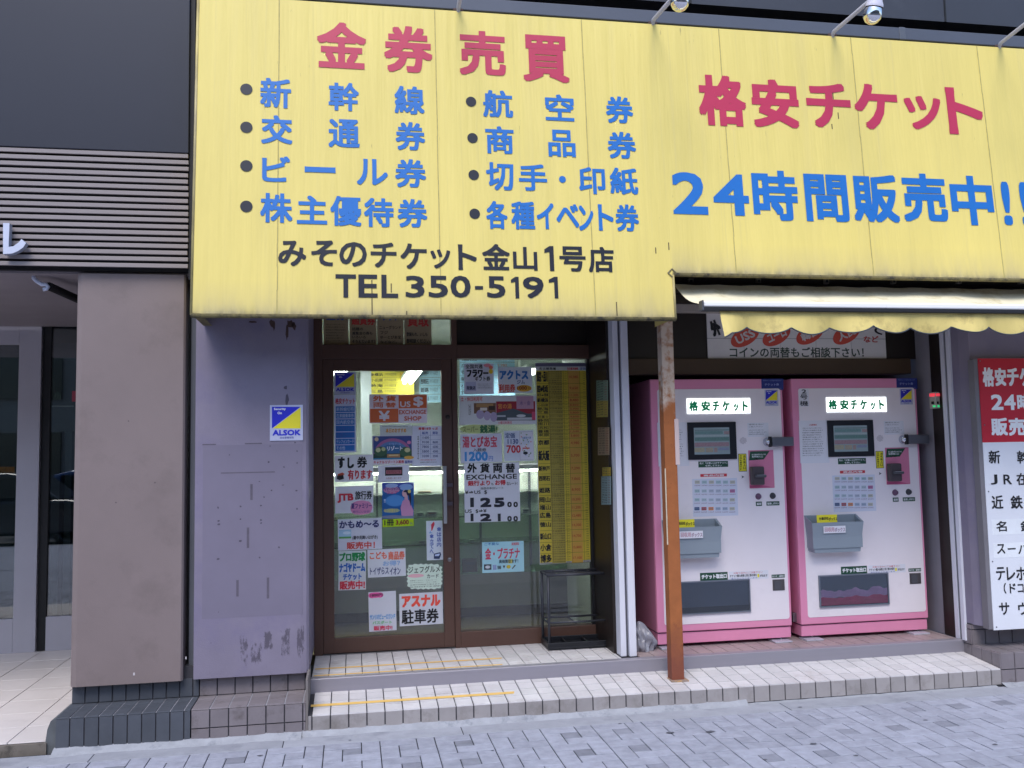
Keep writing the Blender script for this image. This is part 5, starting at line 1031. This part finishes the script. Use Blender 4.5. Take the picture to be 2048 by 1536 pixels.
# notices on the side return (facing left)
RP = Plane((1.6718, 0, 0), (0, -1, 0), (0, 0, 1))
for lb, (a, b, c, d_), cols in (('green and yellow fare sheet, topmost on the side wall beside the window', (1193,761,1216,834), ('#9fc0a8', '#d6c86a')), ('tan sheet second from the top on the side wall beside the window', (1196,855,1219,910), ('#c2a98a', '#c2a98a')), ('small yellow slip on the side wall beside the window', (1205,935,1221.5,951.5), ('#dcc45a', '#dcc45a')), ('pale blue and orange list, lowest on the side wall beside the window', (1203,953,1222.5,1009), ('#a9c6c9', '#a9c6c9'))):
    mb = MB(); P = lambda x, y, o: RP.pt(x, y)+RP.n*o
    mid = b+(d_-b)*.55
    mb.raw([P(a,b,.001), P(c,b-.5,.001), P(c,mid,.001), P(a,mid,.001)], [(3,2,1,0)], paper(cols[0])); mb.raw([P(a,mid,.001), P(c,mid,.001), P(c,d_,.001), P(a,d_+.5,.001)], [(3,2,1,0)], paper(cols[1]))
    n_ = max(2, int((d_-b)/5))
    for k in range(n_):
        yy = b+1+(d_-b-2)*k/n_; mb.tpx(random.choice(['名古屋―東京','名古屋―京都','新大阪','豊橋','岐阜羽島']), a+1.5, yy, a+(c-a)*.6, yy+3, RP, flat('#3a3a3a'), 0, .002); mb.tpx(random.choice(['4,980','3,200','980']), a+(c-a)*.68, yy+.4, c-1.5, yy+2.6, RP, flat('#a0503a'), 0, .002)
    tag(mb.build('fare_sheet'), lb, 'notice', 'sheets on the side wall beside the window')
# security plate on the purple pillar
tag((lambda mb: (guard_sticker(mb, 540, 810, 606, 881, front(YP-.001), .003), mb.build('security_plate'))[1])(MB()), 'blue and yellow security plate on the purple pillar left of the door', 'sign')

# ================================================================ INSIDE THE SHOP
CP = front(8.55)
def chart(lb, bx, y, col, hdr, nms):
    q = front(y); mb = MB(); x0, y0, x1, y1 = bx; mb.rpx(x0, y0, x1, y1, q, mat('chart_'+col[1:], col, .6, var=.06), .004)
    n = len(nms)
    for k, nm in enumerate(nms):
        yy = y0+(y1-y0)*(k+.15)/n; h = (y1-y0)/n
        mb.tpx(nm, x0+2, yy, x0+(x1-x0)*.3, yy+h*.6, q, m_bk, .02, .006); mb.tpx('のぞみ指定席', x0+(x1-x0)*.34, yy, x0+(x1-x0)*.6, yy+h*.5, q, flat('#4a4f4a'), 0, .006); mb.tpx('9,980', x0+(x1-x0)*.68, yy, x0+(x1-x0)*.85, yy+h*.55, q, flat('#c0603a'), 0, .006)
        mb.rpx(x0, yy+h*.78, x1, yy+h*.83, q, flat('#6a6a4a'), .0046)
    return tag(mb.build('wall_chart'), lb, 'fare chart', 'fare charts hanging inside the shop')
chart('yellow fare chart hanging inside, seen through the top of the door', (739,722,828,800), 8.55, '#c9bd3a', 0, ['東京','品川','新横浜','小田原','熱海','三島','静岡'])
chart('blue fare chart hanging inside, seen at the right top of the door glass', (839,722,900,806), 8.6, '#7fa6b6', 0, ['新大阪','新神戸','西明石','姫路','岡山'])
chart('light blue fare chart hanging inside behind the flower and gym notices', (920,712,1030,792), 8.5, '#86b2cc', 0, ['福山','広島','徳山','新山口','小倉','博多'])
yk = WZ(1000, 1232, ZU)[1]
m_case = mat('case_panel', '#a9aca4', .5, var=.04); m_kick = mat('case_kick', '#2b2e34', .6); m_cback = mat('case_back', '#dde0d6', .6, var=.04); m_cglass = glass('case_glass', '#eef2ee', 1.4)
case = thing('display_case', (.9, yk+.25, ZU), 'long glass display case with lit shelves behind the shop window', 'display case')
zc = lambda py: W(1000, py, yk)[1]
mb = MB(); mb.box(-.30, 2.2, yk, yk+.5, zc(1212), zc(1160), m_case); mb.box(-.30, 2.2, yk-.01, yk+.5, zc(1166), zc(1146), mat('case_ledge', '#b3b5ac', .4)); mb.build('cabinet', case)
mb = MB(); mb.box(-.30, 2.2, yk+.05, yk+.5, ZU-.005, zc(1212), m_kick); mb.build('kick_board', case)
mb = MB(); mb.box(-.30, 2.2, yk+.48, yk+.5, zc(1146), zc(938), m_cback); mb.build('back_panel', case)
mb = MB(); mb.box(-.30, 2.2, yk, yk+.006, zc(1146), zc(938), m_cglass); mb.build('front_glass', case)
for py in (985, 1032, 1086):
    mb = MB(); mb.box(-.29, 2.19, yk+.05, yk+.46, zc(py)-.004, zc(py)+.004, glass('shelf_glass', '#dfeee2', 1.5, 0, .08)); mb.build('shelf', case)
mb = MB(); mb.box(-.30, 2.2, yk-.004, yk+.5, zc(938), zc(930), m_white); mb.build('top_frame', case)
mb = MB(); mb.tube([(-.28, yk+.22, zc(943)), (2.18, yk+.22, zc(943))], .008, mat('case_tube', (1, 1, .95, 1), .5, var=0, emit=38)); mb.build('case_light', case)
mb = MB()
for px in (757, 975, 1080): x = W(px, 1000, yk+.01)[0]; mb.box(x-.008, x+.008, yk+.44, yk+.47, zc(1146), zc(938), m_dgrey)
build_pieces(mb, 'shelf_bracket', case)
rn = random.Random(11)
for k, (px, py, wd, hg, c) in enumerate(((850,984,26,4,'#c9a86a'),(840,1032,15,9,'#d2d6cc'),(864,1032,20,10,'#d9cfd0'),(1052,1032,16,10,'#dfe2dc'),(845,1085,18,6,'#d6d8c8'),(945,1085,14,5,'#cfd4c4'),(940,1150,30,26,'#6f5f4a'),(715,985,14,6,'#d6d2be'),(672,1040,8,5,'#e6e2a6'))):
    yy = yk+.12; x, z = W(px, py, yy); w_ = wd*yy/FPX; h_ = hg*yy/FPX
    if py > 1100: z = zc(1146)+.002
    else: z = {985: zc(985), 984: zc(985), 1032: zc(1032), 1040: zc(1032), 1085: zc(1086)}[py]+.0045
    mb = MB(); mb.prism([(x-w_/2, z), (x+w_/2, z), (x+w_/2-.004, z+h_), (x-w_/2+.004, z+h_)], yy, yy+.05, mat('card_'+c[1:], c, .7))
    mb.box(x-w_*.35, x+w_*.35, yy-.0012, yy, z+h_*.55, z+h_*.75, flat('#a05a4a' if k == 2 else '#5a5a50'))
    mb.box(x-w_*.35, x+w_*.2, yy-.0012, yy, z+h_*.25, z+h_*.4, flat('#5a5a50'))
    tag(mb.build('price_card'), ('flat yellow price card lying on the top shelf right of the woman poster','small pale card on the middle shelf beside the woman poster','white price card with red strip on the middle shelf','white price card on the middle shelf right of the rate sheet','pale price card on the lowest shelf beside the umbrella notice','pale price card on the lowest shelf under the rate sheet','brown box standing on the case ledge right of the door','small pale card on the top shelf behind the sushi notice','small yellow card at the left end of the middle shelf')[k], 'box' if py > 1100 else 'price card', None if py > 1100 else 'price cards in the display case')

# ================================================================ UMBRELLA STAND
m_rod = mat('dark_steel_rod', '#3b3d45', .45, .3, var=.1, scale=20)
st = thing('umbrella_stand', (1.49, 6.1, ZU), 'dark steel umbrella stand with black tray in front of the shop window', 'umbrella stand')
sx0, sx1, sy0, sy1, szt = 1.285, 1.685, 5.995, 6.20, .712
mb = MB()
def rod(a, b, r=.0095): mb.tube([a, b], r, m_rod, 8)
for x in (sx0, sx1):
    for y in (sy0, sy1): rod((x, y, ZU+.01), (x, y, szt))
for z in (szt, .385 if False else .40):
    for a, b in (((sx0, sy0, z), (sx1, sy0, z)), ((sx0, sy1, z), (sx1, sy1, z)), ((sx0, sy0, z), (sx0, sy1, z)), ((sx1, sy0, z), (sx1, sy1, z))): rod(a, b, .007)
mb.build('frame', st, smooth=True)
mb = MB()
for k in range(1, 5): x = sx0+(sx1-sx0)*k/5; mb.tube([(x, sy0, szt), (x, sy1, szt)], .0055, m_rod, 6)
mb.tube([(sx0, (sy0+sy1)/2, szt), (sx1, (sy0+sy1)/2, szt)], .0055, m_rod, 6); mb.box(sx0-.01, sx1+.01, sy0-.012, sy0+.012, szt-.006, szt+.010, m_rod); mb.box(sx0-.01, sx1+.01, sy1-.012, sy1+.012, szt-.006, szt+.010, m_rod); mb.build('top_grid', st, smooth=True)
m_trayb = mat('black_plastic_tray', '#16181e', .4)
mb = MB(); e = .012; x0, x1, y0, y1 = sx0-.012, sx1+.014, sy0-.012, sy1+.012
mb.box(x0, x1, y0, y1, ZU+.006, ZU+.02, m_trayb)
for a in ((x0, x1, y0, y0+e), (x0, x1, y1-e, y1), (x0, x0+e, y0+e, y1-e), (x1-e, x1, y0+e, y1-e)): mb.box(*a, ZU+.02, ZU+.05, m_trayb)
for k in (1, 2): x = x0+(x1-x0)*k/3; mb.box(x-.006, x+.006, y0+e, y1-e, ZU+.02, ZU+.04, m_trayb)
mb.build('tray', st, bev=.003)
# ================================================================ CRUMPLED BAG
import mathutils
m_bag = mat('white_plastic_bag', '#9c9da8', .35, var=.1, scale=12, bump=.8, bscale=25, trans=.15)
rn = random.Random(8); mb = MB(); nu, nv = 30, 18; P = []; bc = Vector((1.885, 5.86, ZU))
for i in range(nu):
    for j in range(nv+1):
        t = j/nv; a = 2*math.pi*i/nu; pr = [(.0, .088), (.2, .1), (.45, .098), (.65, .08), (.82, .058), (.93, .04), (1, .015)]
        for k in range(len(pr)-1):
            if pr[k][0] <= t <= pr[k+1][0]: f_ = (t-pr[k][0])/(pr[k+1][0]-pr[k][0]); r = pr[k][1]*(1-f_)+pr[k+1][1]*f_; break
        r *= 1+.13*math.sin(a*7+t*5)+.12*math.sin(a*13-t*8)+.12*math.sin(a*3+t*9)
        lean = -.035*t*t
        P.append(bc+Vector((math.cos(a)*r*.86+lean, math.sin(a)*r*.75, .002+t*.17+.012*math.sin(a*5+1)*t+.008*math.sin(a*11)*t)))
F = [(i*(nv+1)+j, ((i+1) % nu)*(nv+1)+j, ((i+1) % nu)*(nv+1)+j+1, i*(nv+1)+j+1) for i in range(nu) for j in range(nv)]
mb.raw(P, F, m_bag); tag(mb.build('plastic_bag'), 'crumpled white plastic bag on the floor between corner post and left ticket machine', 'bag')
# ================================================================ SIGN BOARDS AT THE MACHINES
CB = front(5.952); cbd = thing('coin_sign', (3.1, 5.955, 2.17), 'white tiled sign board with red ovals for coin exchange above the ticket machines', 'sign')
m_cbt = mat('white_sign_tile', '#e2ddd8', .6, var=.06, scale=6, tone=True)
a = CB.pt(1412, 620); b = CB.pt(1773, 717)
mb = MB(); wx = (b.x-a.x)/5; 
mb.box(a.x, b.x, 5.954, 5.959, b.z, a.z+.06, mat('sign_joint', '#6f6a68', .7))
zj = CB.pt(1500, 677).z
for k in range(5):
    for (z0, z1) in ((b.z, zj-.0015), (zj+.0015, a.z+.06)): mb.box(a.x+wx*k+.0015, a.x+wx*(k+1)-.0015, 5.950, 5.954, z0, z1, m_cbt, random.uniform(.95, 1.04))
mb.build('board', cbd)
mb = MB(); TP_ = front(5.950); m_oval = mat('red_oval', '#d2503f', .5, var=.04)
for (px, py, tx) in ((1490, 673, 'USS'), (1553, 671, 'ユーロ'), (1620, 668, '韓国'), (1693, 668, '人民')):
    c = TP_.pt(px, py); disc(mb, c, .118, TP_, m_oval, .0012, 32, .062, R(28)); mb.text(tx, c, TP_.u, TP_.v, TP_.n, .15, .062, flat('#d6cfc9'), .035, .002, R(24))
mb.tpx('コインの両替もご相談下さい！', 1461, 694.5, 1729, 715, TP_, flat('#3b4a3e'), .018, .0014); mb.tpx('など', 1727, 672, 1757, 685, TP_, flat('#b8433a'), .03, .0014)
mb.tpx('外', 1421, 640, 1441, 672, TP_, m_bk, .05, .0014, R(20)); mb.tpx('て', 1738, 652, 1768, 668, TP_, m_bk, .04, .0014, R(-10))
mb.build('lettering', cbd)
rs = thing('price_sign', (4.6, 5.38, 1.2), 'red and white sign board listing ticket kinds on the right purple pillar', 'sign')
RB = front(5.37); x0, zt_ = W(1955.5, 717, 5.37); zb_2 = W(1988, 1260.5, 5.37)[1]; x0 = 4.115; zm = W(1970, 885, 5.37)[1]
mb = MB(); mb.box(x0-.03, 5.0, 5.372, 5.43, zb_2+.006, zt_-.006, mat('board_edge', '#77747a', .6)); mb.build('frame', rs)
mb = MB(); mb.box(x0, 5.0, 5.368, 5.372, zm, zt_, mat('red_board', '#c21f33', .4, var=.03)); mb.build('red_panel', rs)
mb = MB(); mb.box(x0, 5.0, 5.368, 5.372, zb_2, zm, mat('white_board', '#dfe2ea', .4, var=.03)); mb.build('white_panel', rs)
R8 = front(5.368); mb = MB()
for ch, xa, ya, xb, yb in (('格',1965,735,1988,773),('安',1989.5,736,2012,772),('チ',2013.5,736,2037,772),('ケ',2039,737,2061,772),('ッ',2066,745,2083,772),('ト',2090,737,2106,772),('2',1982,789,2006,820),('4',2008,789,2031,820),('時',2034,788,2060,821),('間',2064,788,2090,821),('販',1982,836,2015,871),('売',2017,836,2050,871),('中',2054,836,2084,871)): mb.tpx(ch, xa, ya, xb, yb, R8, m_wt, .04, .001)
build_pieces(mb, 'lettering', rs)
mb = MB()
for xa, ya, xb, yb in ((1984,1037.5,2090,1068),(1987,1085,2090,1114)): mb.rpx(xa, ya, xb, yb, R8, mat('white_patch', '#e9edf2', .4), .0008)
for ch, xa, ya, xb, yb in (('新',1977,901,2000,927),('幹',2033.5,901,2057,927),('線',2090,901,2113,927),('J',1981,949,1994.5,969),('R',2006.5,949,2023,968.5),('在',2032.5,946,2055,970),('来',2060,946,2082,970),('線',2088,946,2110,970),('近',1983,991,2006,1017.5),('鉄',2021,991,2045,1017.5),('名',1992,1042,2013,1063),('鉄',2041,1042,2063,1063),('ス',1993.5,1088,2010,1107.5),('ー',2015,1096,2031,1099),('パ',2036,1087,2056,1107.5),('ー',2060,1096,2076,1099),('テ',1992,1134,2010,1160),('レ',2013,1134,2030,1160),('ホ',2032,1134,2052,1160),('ン',2056,1134,2074,1160),('（',2007,1166,2012,1187),('ド',2019,1167,2031,1186),('コ',2035,1168,2047,1185),('モ',2051,1167,2066,1186),('サ',1998,1205,2018.5,1229.5),('ウ',2036,1205,2056,1229.5),('ナ',2072,1205,2092,1229.5)): mb.tpx(ch, xa, ya, xb, yb, R8, m_bk, .02, .002)
build_pieces(mb, 'lettering', rs)
mb = MB()
for px, py in ((1960,722),(1969,850),(1977,983),(1985,1123),(1993,1254)): c = R8.pt(px, py); mb.lathe([(0, .003), (.004, .003), (.005, 0)], (max(c.x, x0+.008), 5.368, c.z), (0, -1, 0), m_chr, 10)
build_pieces(mb, 'screw', rs)
# alarm box on the recess wall
ab = thing('alarm_box', (4.05, 5.72, 1.86), 'small white alarm box with red and green lights right of the ticket machines', 'alarm box')
BX = 4.054; c = Plane((BX, 0, 0), (0, -1, 0), (0, 0, 1)); p0_ = c.pt(1854, 779); p1_ = c.pt(1872, 811)
bc_ = Vector((BX, 5.735, 1.845))
mb = MB(); mb.box(BX-.03, BX, 5.70, 5.775, 1.79, 1.905, mat('alarm_case', '#b6b2a6', .5)); mb.build('case', ab, bev=.003)
mb = MB(); mb.box(BX-.034, BX-.03, 5.71, 5.765, 1.875, 1.897, mat('red_lamp', '#ff4a5a', .3, var=0, emit=.35)); mb.box(BX+.0, BX-.03, 5.698, 5.70, 1.875, 1.895, mat('red_lamp', '#ff4a5a')); mb.build('red_light', ab)
mb = MB(); mb.box(BX-.034, BX-.03, 5.71, 5.735, 1.80, 1.812, mat('green_lamp', '#3ae086', .3, var=0, emit=.35)); mb.box(BX-.022, BX-.006, 5.698, 5.70, 1.798, 1.812, mat('green_lamp', '#3ae086')); mb.build('green_light', ab)
mb = MB(); mb.box(BX-.034, BX-.03, 5.725, 5.75, 1.82, 1.84, m_black); mb.box(BX-.026, BX-.012, 5.697, 5.70, 1.82, 1.838, m_black); build_pieces(mb, 'key_switch', ab)

# ================================================================ NEIGHBOURING OFFICE BUILDING (left)
off = thing('office_building', (-2.5, 5.6, 0), 'taupe and dark panelled office building left of the shop, with striped fascia and glass door', 'office building')
m_taupe = mat('taupe_panel', '#7f7271', .55, var=.09, scale=1.6, bump=.22, bscale=200, dirt='#706462', dlo=.52, dhi=.75, dscale=2)
m_dpan = mat('dark_metal_panel', '#2b2d38', .42, .2, var=.05, scale=1.5, bump=.06, bscale=220)
m_slat = mat('taupe_slat', '#938a8a', .5, var=.05, stretch=(.3, 1, 4)); m_void = mat('dark_void', '#0d0b10', .8)
m_dframe = mat('grey_door_frame', '#b3b0b9', .45, .1, var=.05)
YO = 5.42
xr = -.935; zt1, zs1, zs2 = 6.5, 3.318, 2.626
mb = MB(); mb.box(-8, xr, YO, YO+.1, zs1+.004, zt1, m_dpan); mb.build('upper_panel', off, bev=.004)
mb = MB(); mb.box(-8, xr+.006, YO+.06, YO+.09, zs2, zs1+.002, m_void); mb.build('fascia_shade', off)  # near-black sheet gives the gaps between the slats their shade as colour
n = 18; pt_ = (zs1-zs2)/n; mb = MB()
for k in range(n): z0 = zs1-pt_*(k+.0); jz = random.uniform(-.0008, .0008); mb.box(-8, xr+random.uniform(-.004, .001), YO+.004+abs(jz)*2, YO+.018, z0-pt_*.6+jz, z0+jz, m_slat)
mb.build('fascia_slats', off, bev=.0015)
mb = MB(); mb.box(xr+.002, xr+.028, YO+.02, YO+.1, zs2-.05, zt1, m_black); mb.build('edge_strip', off)
mb = MB(); mb.box(-8, xr, YO+.095, 7.7, zs2-.012, zs2+.01, mat('soffit', '#8d8488', .6)); mb.build('soffit', off)
mb = MB(); pb = .283
mb.vprism([(-1.575, YP+.10), (-1.548, YP+.01), (-1.52, YP), (-.965, YP), (-.955, YP+.012), (-.955, 6.4), (-1.575, 6.4)], pb, zs2-.014, m_taupe)
for px, py, w_, h_ in ((268,1348,3,5),(372,1316,2,5),(310,965,2,2),(257,842,2,2),(232,1005,2,2)):
    c = FP.pt(px, py)-Y*.001; mb.box(c.x-w_*.0015, c.x+w_*.0015, YP-.0012, YP, c.z-h_*.0015, c.z+h_*.0015, mat('chip_mark', '#c9c3c6', .7) if px in (268, 372) else mat('dark_speck', '#4f474c', .8))
mb.build('pillar', off, bev=.002)
mb = MB(); mb.box(-.95, -.897, 5.60, 5.62, .3, 3.2, m_black); mb.box(-.934, -.908, 5.56, 5.60, .29, 3.2, mat('gap_strip', '#5d6068', .5)); mb.build('joint_strip', off)
ledge(-1.555, -.872, m_tiled, .0722, off, longt=True)
mb = MB(); mb.prism([(-1.62, -.03), (-1.548, -.03), (-1.548, .18), (-1.585, .16), (-1.6, .12)], YT+.02, 5.62, mat('ledge_end', '#5c6064', .6, var=.2, scale=12)); mb.build('ledge_end', off)
# porch floor of large tiles
m_ptile = mat('porch_tile', '#d3ccca', .45, var=.08, scale=4, tone=True, bump=.08, dirt='#b9b1af', dlo=.55, dhi=.8, dscale=3)
mb = MB(); mb.box(-9, -1.56, 5.285, 9, -.05, .054, m_joint); mb.box(-1.56, -.95, 5.65, 7.9, -.05, .054, m_joint); tiles(mb, (-9.0, 5.285, .054), X, Y, 25, 9, .3, .3, m_ptile, gap=.004, th=.006, var=.04)
mb.build('porch_floor', off)
mb = MB(); mb.box(-9, -1.60, 5.262, 5.284, -.05, .052, mat('porch_edge', '#6d665f', .85, var=.25, scale=9, dirt='#3f3b36', dlo=.5, dhi=.7, dscale=10)); mb.build('porch_edge', off)
# glass entrance
YG = 7.75; zdt = W(40, 645, YG)[1]; zbb = .06
X_ = lambda px, py=1000: W(px, py, YG)[0]
mb = MB(); mb.box(-9, -.9, YG-.05, YG+.06, zdt, zdt+.10, m_dframe); mb.box(-9, -.9, YG-.02, YG+.06, zdt+.10, 2.9, mat('transom_louvre', '#3a3436', .6)); 
for k in range(7): z = zdt+.14+k*.045; mb.box(-9, -.9, YG-.035, YG-.02, z, z+.022, mat('louvre_blade', '#4a4447', .5))
mb.build('door_header', off)
dl = None
mb = MB(); xa, xb = X_(34), X_(79)
mb.box(xa, xb, YG-.03, YG+.03, zbb, zdt, m_dframe); mb.box(-4.2, xa, YG-.03, YG+.03, zbb, W(20, 1237, YG)[1], m_dframe); mb.box(-4.2, xa, YG-.03, YG+.03, W(20, 690, YG)[1], zdt, m_dframe)
dl = mb.build('door', off, bev=.003)
m_og = glass('office_glass', '#c3cdcd', 2.5, .0)
mb = MB(); mb.box(-4.2, xa, YG-.006, YG+.004, W(20, 1237, YG)[1], W(20, 690, YG)[1], m_og); mb.build('door_glass', dl)
xc = X_(97)
mb = MB(); mb.box(xb+.003, xc, YG+.0, YG+.06, zbb, zdt, m_black); mb.box(xc, -.9, YG-.01, YG+.05, zbb, W(120, 1232, YG)[1], m_dframe); mb.build('side_frame', off, bev=.003)
mb = MB(); mb.box(xc, -.9, YG+.015, YG+.025, W(120, 1232, YG)[1], zdt, m_og); sg = mb.build('side_glass', off)
mb = MB(); mb.box(-9, -.9, 11.5, 11.6, 0, 3, mat('office_wall', '#8a9496', .7)); mb.box(-9, -8.9, YG, 11.5, 0, 3, mat('office_wall', '#5c6468')); mb.box(-1.0, -.9, YG+.07, 11.5, 0, 3, mat('office_wall', '#5c6468')); mb.box(-9, -.9, YG+.07, 11.6, 2.95, 3.05, mat('office_wall', '#5c6468')); mb.build('inner_wall', off)
mb = MB(); mb.box(-9, -.9, YG+.07, 11.5, 0, .055, mat('office_floor', '#4a4a4c', .4)); mb.build('inner_floor', off)
# decal on the side glass
SGp = front(YG+.0145); mb = MB()
for k, hgt in enumerate((9, 13, 17, 14, 10)): mb.rpx(107+k*3.2, 799-hgt, 109+k*3.2, 799, SGp, flat('#3a5148'), .0006)
mb.tpx('HANAZONO BLDG', 104, 811, 149, 814.5, SGp, flat('#6f7f80'), 0, .001) if False else None
mb.rpx(144, 782, 152, 803, SGp, flat('#a8485a'), .0006)
for k in range(9): mb.rpx(104+k*5, 811, 107.5+k*5, 814, SGp, flat('#6f7f80'), .0006)
build_pieces(mb, 'glass_decal', sg)
wp = thing('wall_poster', (-2.3, 8.4, 1.6), 'pale poster board standing inside behind the office side glass', 'poster')
a = front(8.4).pt(98, 720); b = front(8.4).pt(175, 862); mb = MB(); mb.box(a.x, b.x, 8.4, 8.42, b.z, a.z, mat('pale_board', '#aeb9bd', .6)); mb.build('board', wp)
mb = MB(); mb.box(a.x+.1, a.x+.13, 8.42, 8.45, .055, b.z, m_dgrey); mb.box(b.x-.13, b.x-.1, 8.42, 8.45, .055, b.z, m_dgrey); mb.build('leg', wp)
dk = thing('reception_desk', (-2.2, 8.9, .05), 'white reception desk inside the office behind its side glass', 'desk')
mb = MB(); a = front(8.8).pt(100, 1085); mb.prism([(a.x+.05, .055), (a.x+1.6, .055), (a.x+1.6, a.z), (a.x-.04, a.z)], 8.8, 9.4, mat('desk_white', '#d2d6da', .4)); mb.build('front', dk, bev=.01)
mb = MB(); mb.box(a.x-.1, a.x+1.7, 8.75, 9.45, a.z+.002, a.z+.04, mat('desk_top', '#c3c9cf', .3)); mb.build('desk_top', dk, bev=.006)
# raised white letter on the slats and the small bracket under them
lt = thing('raised_letter', (-1.95, YO-.05, 2.75), 'white raised kana letter fixed on the striped fascia at the left edge of the photo', 'letter sign')
LP_ = front(YO-.055); m_let = mat('white_letter', '#c9cfe2', .4); m_lside = mat('letter_side', '#8f97ab', .5)
def ext(pxs, nm):
    pts = [LP_.pt(*p) for p in pxs]; mb = MB(); n = len(pts); y0, y1 = YO-.055, YO-.012
    v = [(p.x, y0, p.z) for p in pts]+[(p.x, y1, p.z) for p in pts]; mb.raw(v, [tuple(reversed(range(n)))], m_let); mb.raw(v, [(i, (i+1) % n, (i+1) % n+n, i+n) for i in range(n)]+[tuple(range(n, 2*n))], m_lside); return mb.build(nm, lt)
ext([(6,446),(19,446),(17,494),(27,492),(37,485),(43,478),(52,486),(46,495),(36,502),(24,507),(6,508)], 'stroke')
ext([(-32,450),(-20,450),(-20,475),(-26,495),(-38,510),(-48,503),(-37,488),(-32,472)], 'stroke')
hk = thing('door_bracket', (-1.75, 5.5, 2.5), 'small white bent bracket with a dark arm under the striped fascia', 'bracket')
HP = front(5.60); p = [HP.pt(*q_) for q_ in ((68, 548), (67, 556), (73, 562), (84, 569), (92, 569), (96, 574), (93, 578), (86, 579))]
mb = MB(); mb.tube(p, .012, m_let, 8); mb.build('hook', hk, smooth=True)
a = HP.pt(95, 571); mb = MB(); mb.tube([a+Vector((0, .02, 0)), a+Vector((.09, .35, -.03))], .025, m_void, 10); mb.tube([a+Vector((.09, .33, -.03)), a+Vector((.10, .38, .12))], .02, m_void, 8); mb.build('arm', hk)

# ================================================================ THE STREET BEHIND THE CAMERA (seen only as reflections)
mb = MB(); mb.box(-40, 40, -12, -2.75, -.15, -.12, m_asph); tag(mb.build('road'), kind='structure')
mb = MB(); mb.box(-40, 40, -2.75, -2.6, -.15, 0, m_conc); tag(mb.build('kerb'), kind='structure')
mb = MB(); mb.box(-40, 40, -16, -12, -.15, 0, m_conc); tag(mb.build('far_pavement'), kind='structure')
m_opp = mat('opposite_facade', '#8a8784', .8, var=.1, scale=1); m_owin = mat('opposite_window', '#1c2026', .15, var=.05)
ob = thing('opposite_building', (-5, -16, 0), 'grey office block across the street, seen only as a reflection', 'office building')
mb = MB(); mb.box(-30, 30, -24, -16, 0, 9, m_opp); mb.build('wall', ob)
for fl in range(3):
    for k in range(14):
        x = -29+k*4.2; z = .6+fl*3; mb = MB(); mb.box(x, x+2.9, -15.98, -15.9, z, z+1.9, m_owin); mb.build('window', ob)
def car(lb, x, y, col, lampc):
    t = thing('parked_car', (x, y, -.12), lb, 'car', 'cars reflected in the office glass')
    mb = MB(); body = [(-2.2,.25),(2.2,.25),(2.3,.5),(2.25,.78),(1.3,.92),(-1.9,.95),(-2.25,.85),(-2.3,.45)]; cab = [(-1.7,.94),(1.15,.92),(.55,1.40),(.2,1.46),(-1.0,1.46),(-1.35,1.38)]
    mb.prism([(x+a, b-.12) for a, b in body], y-.84, y+.84, mat('car_paint_'+col[1:], col, .25, .2, var=.02, coat=.6)); mb.build('body', t, bev=.06)
    mb = MB(); mb.prism([(x+a, b-.12) for a, b in cab], y-.72, y+.72, mat('car_paint_'+col[1:], col)); mb.build('roof', t, bev=.06)
    mb = MB()
    for (a0, a1, b0, b1) in ((-1.25, -.35, .98, 1.36), (-.28, .75, .98, 1.36)):
        for yy in (y-.727, y+.722): mb.prism([(x+a0, b0-.12), (x+a1, b0-.12), (x+(a1 if a1 < 0 else a1-.25), b1-.12), (x+a0+.05, b1-.12)], yy, yy+.006, m_owin)
    build_pieces(mb, 'side_window', t)
    for sx in (-1.35, 1.35):
        for sy_ in (-.8, .62):
            mb = MB(); mb.lathe([(0, 0), (.31, 0), (.31, .18), (0, .18)], (x+sx, y+sy_, .19), (0, 1, 0), m_black); wl = mb.build('wheel', t)
            mb = MB(); mb.lathe([(0, -.01), (.19, -.01), (.2, .0)], (x+sx, y+sy_+(.19 if sy_ > 0 else 0), .19), (0, 1 if sy_ > 0 else -1, 0), m_chr); mb.build('rim', wl)
    for yy in (-.6, .4):
        mb = MB(); mb.box(x+2.2, x+2.3, y+yy, y+yy+.2, .42, .55, m_wt); mb.build('headlight', t)
    mb = MB(); mb.box(x-.3, x+.0, y-.25, y+.25, 1.345, 1.46, mat('roof_lamp_'+lampc[1:], lampc, .4)); mb.build('roof_lamp', t)
car('black taxi with orange roof lamp, reflected in the office door glass', -6.8, -4.3, '#24262e', '#e08a2a')
car('blue taxi further out in the road, reflected in the office glass', -5.2, -6.9, '#2f4f86', '#e8a23a')
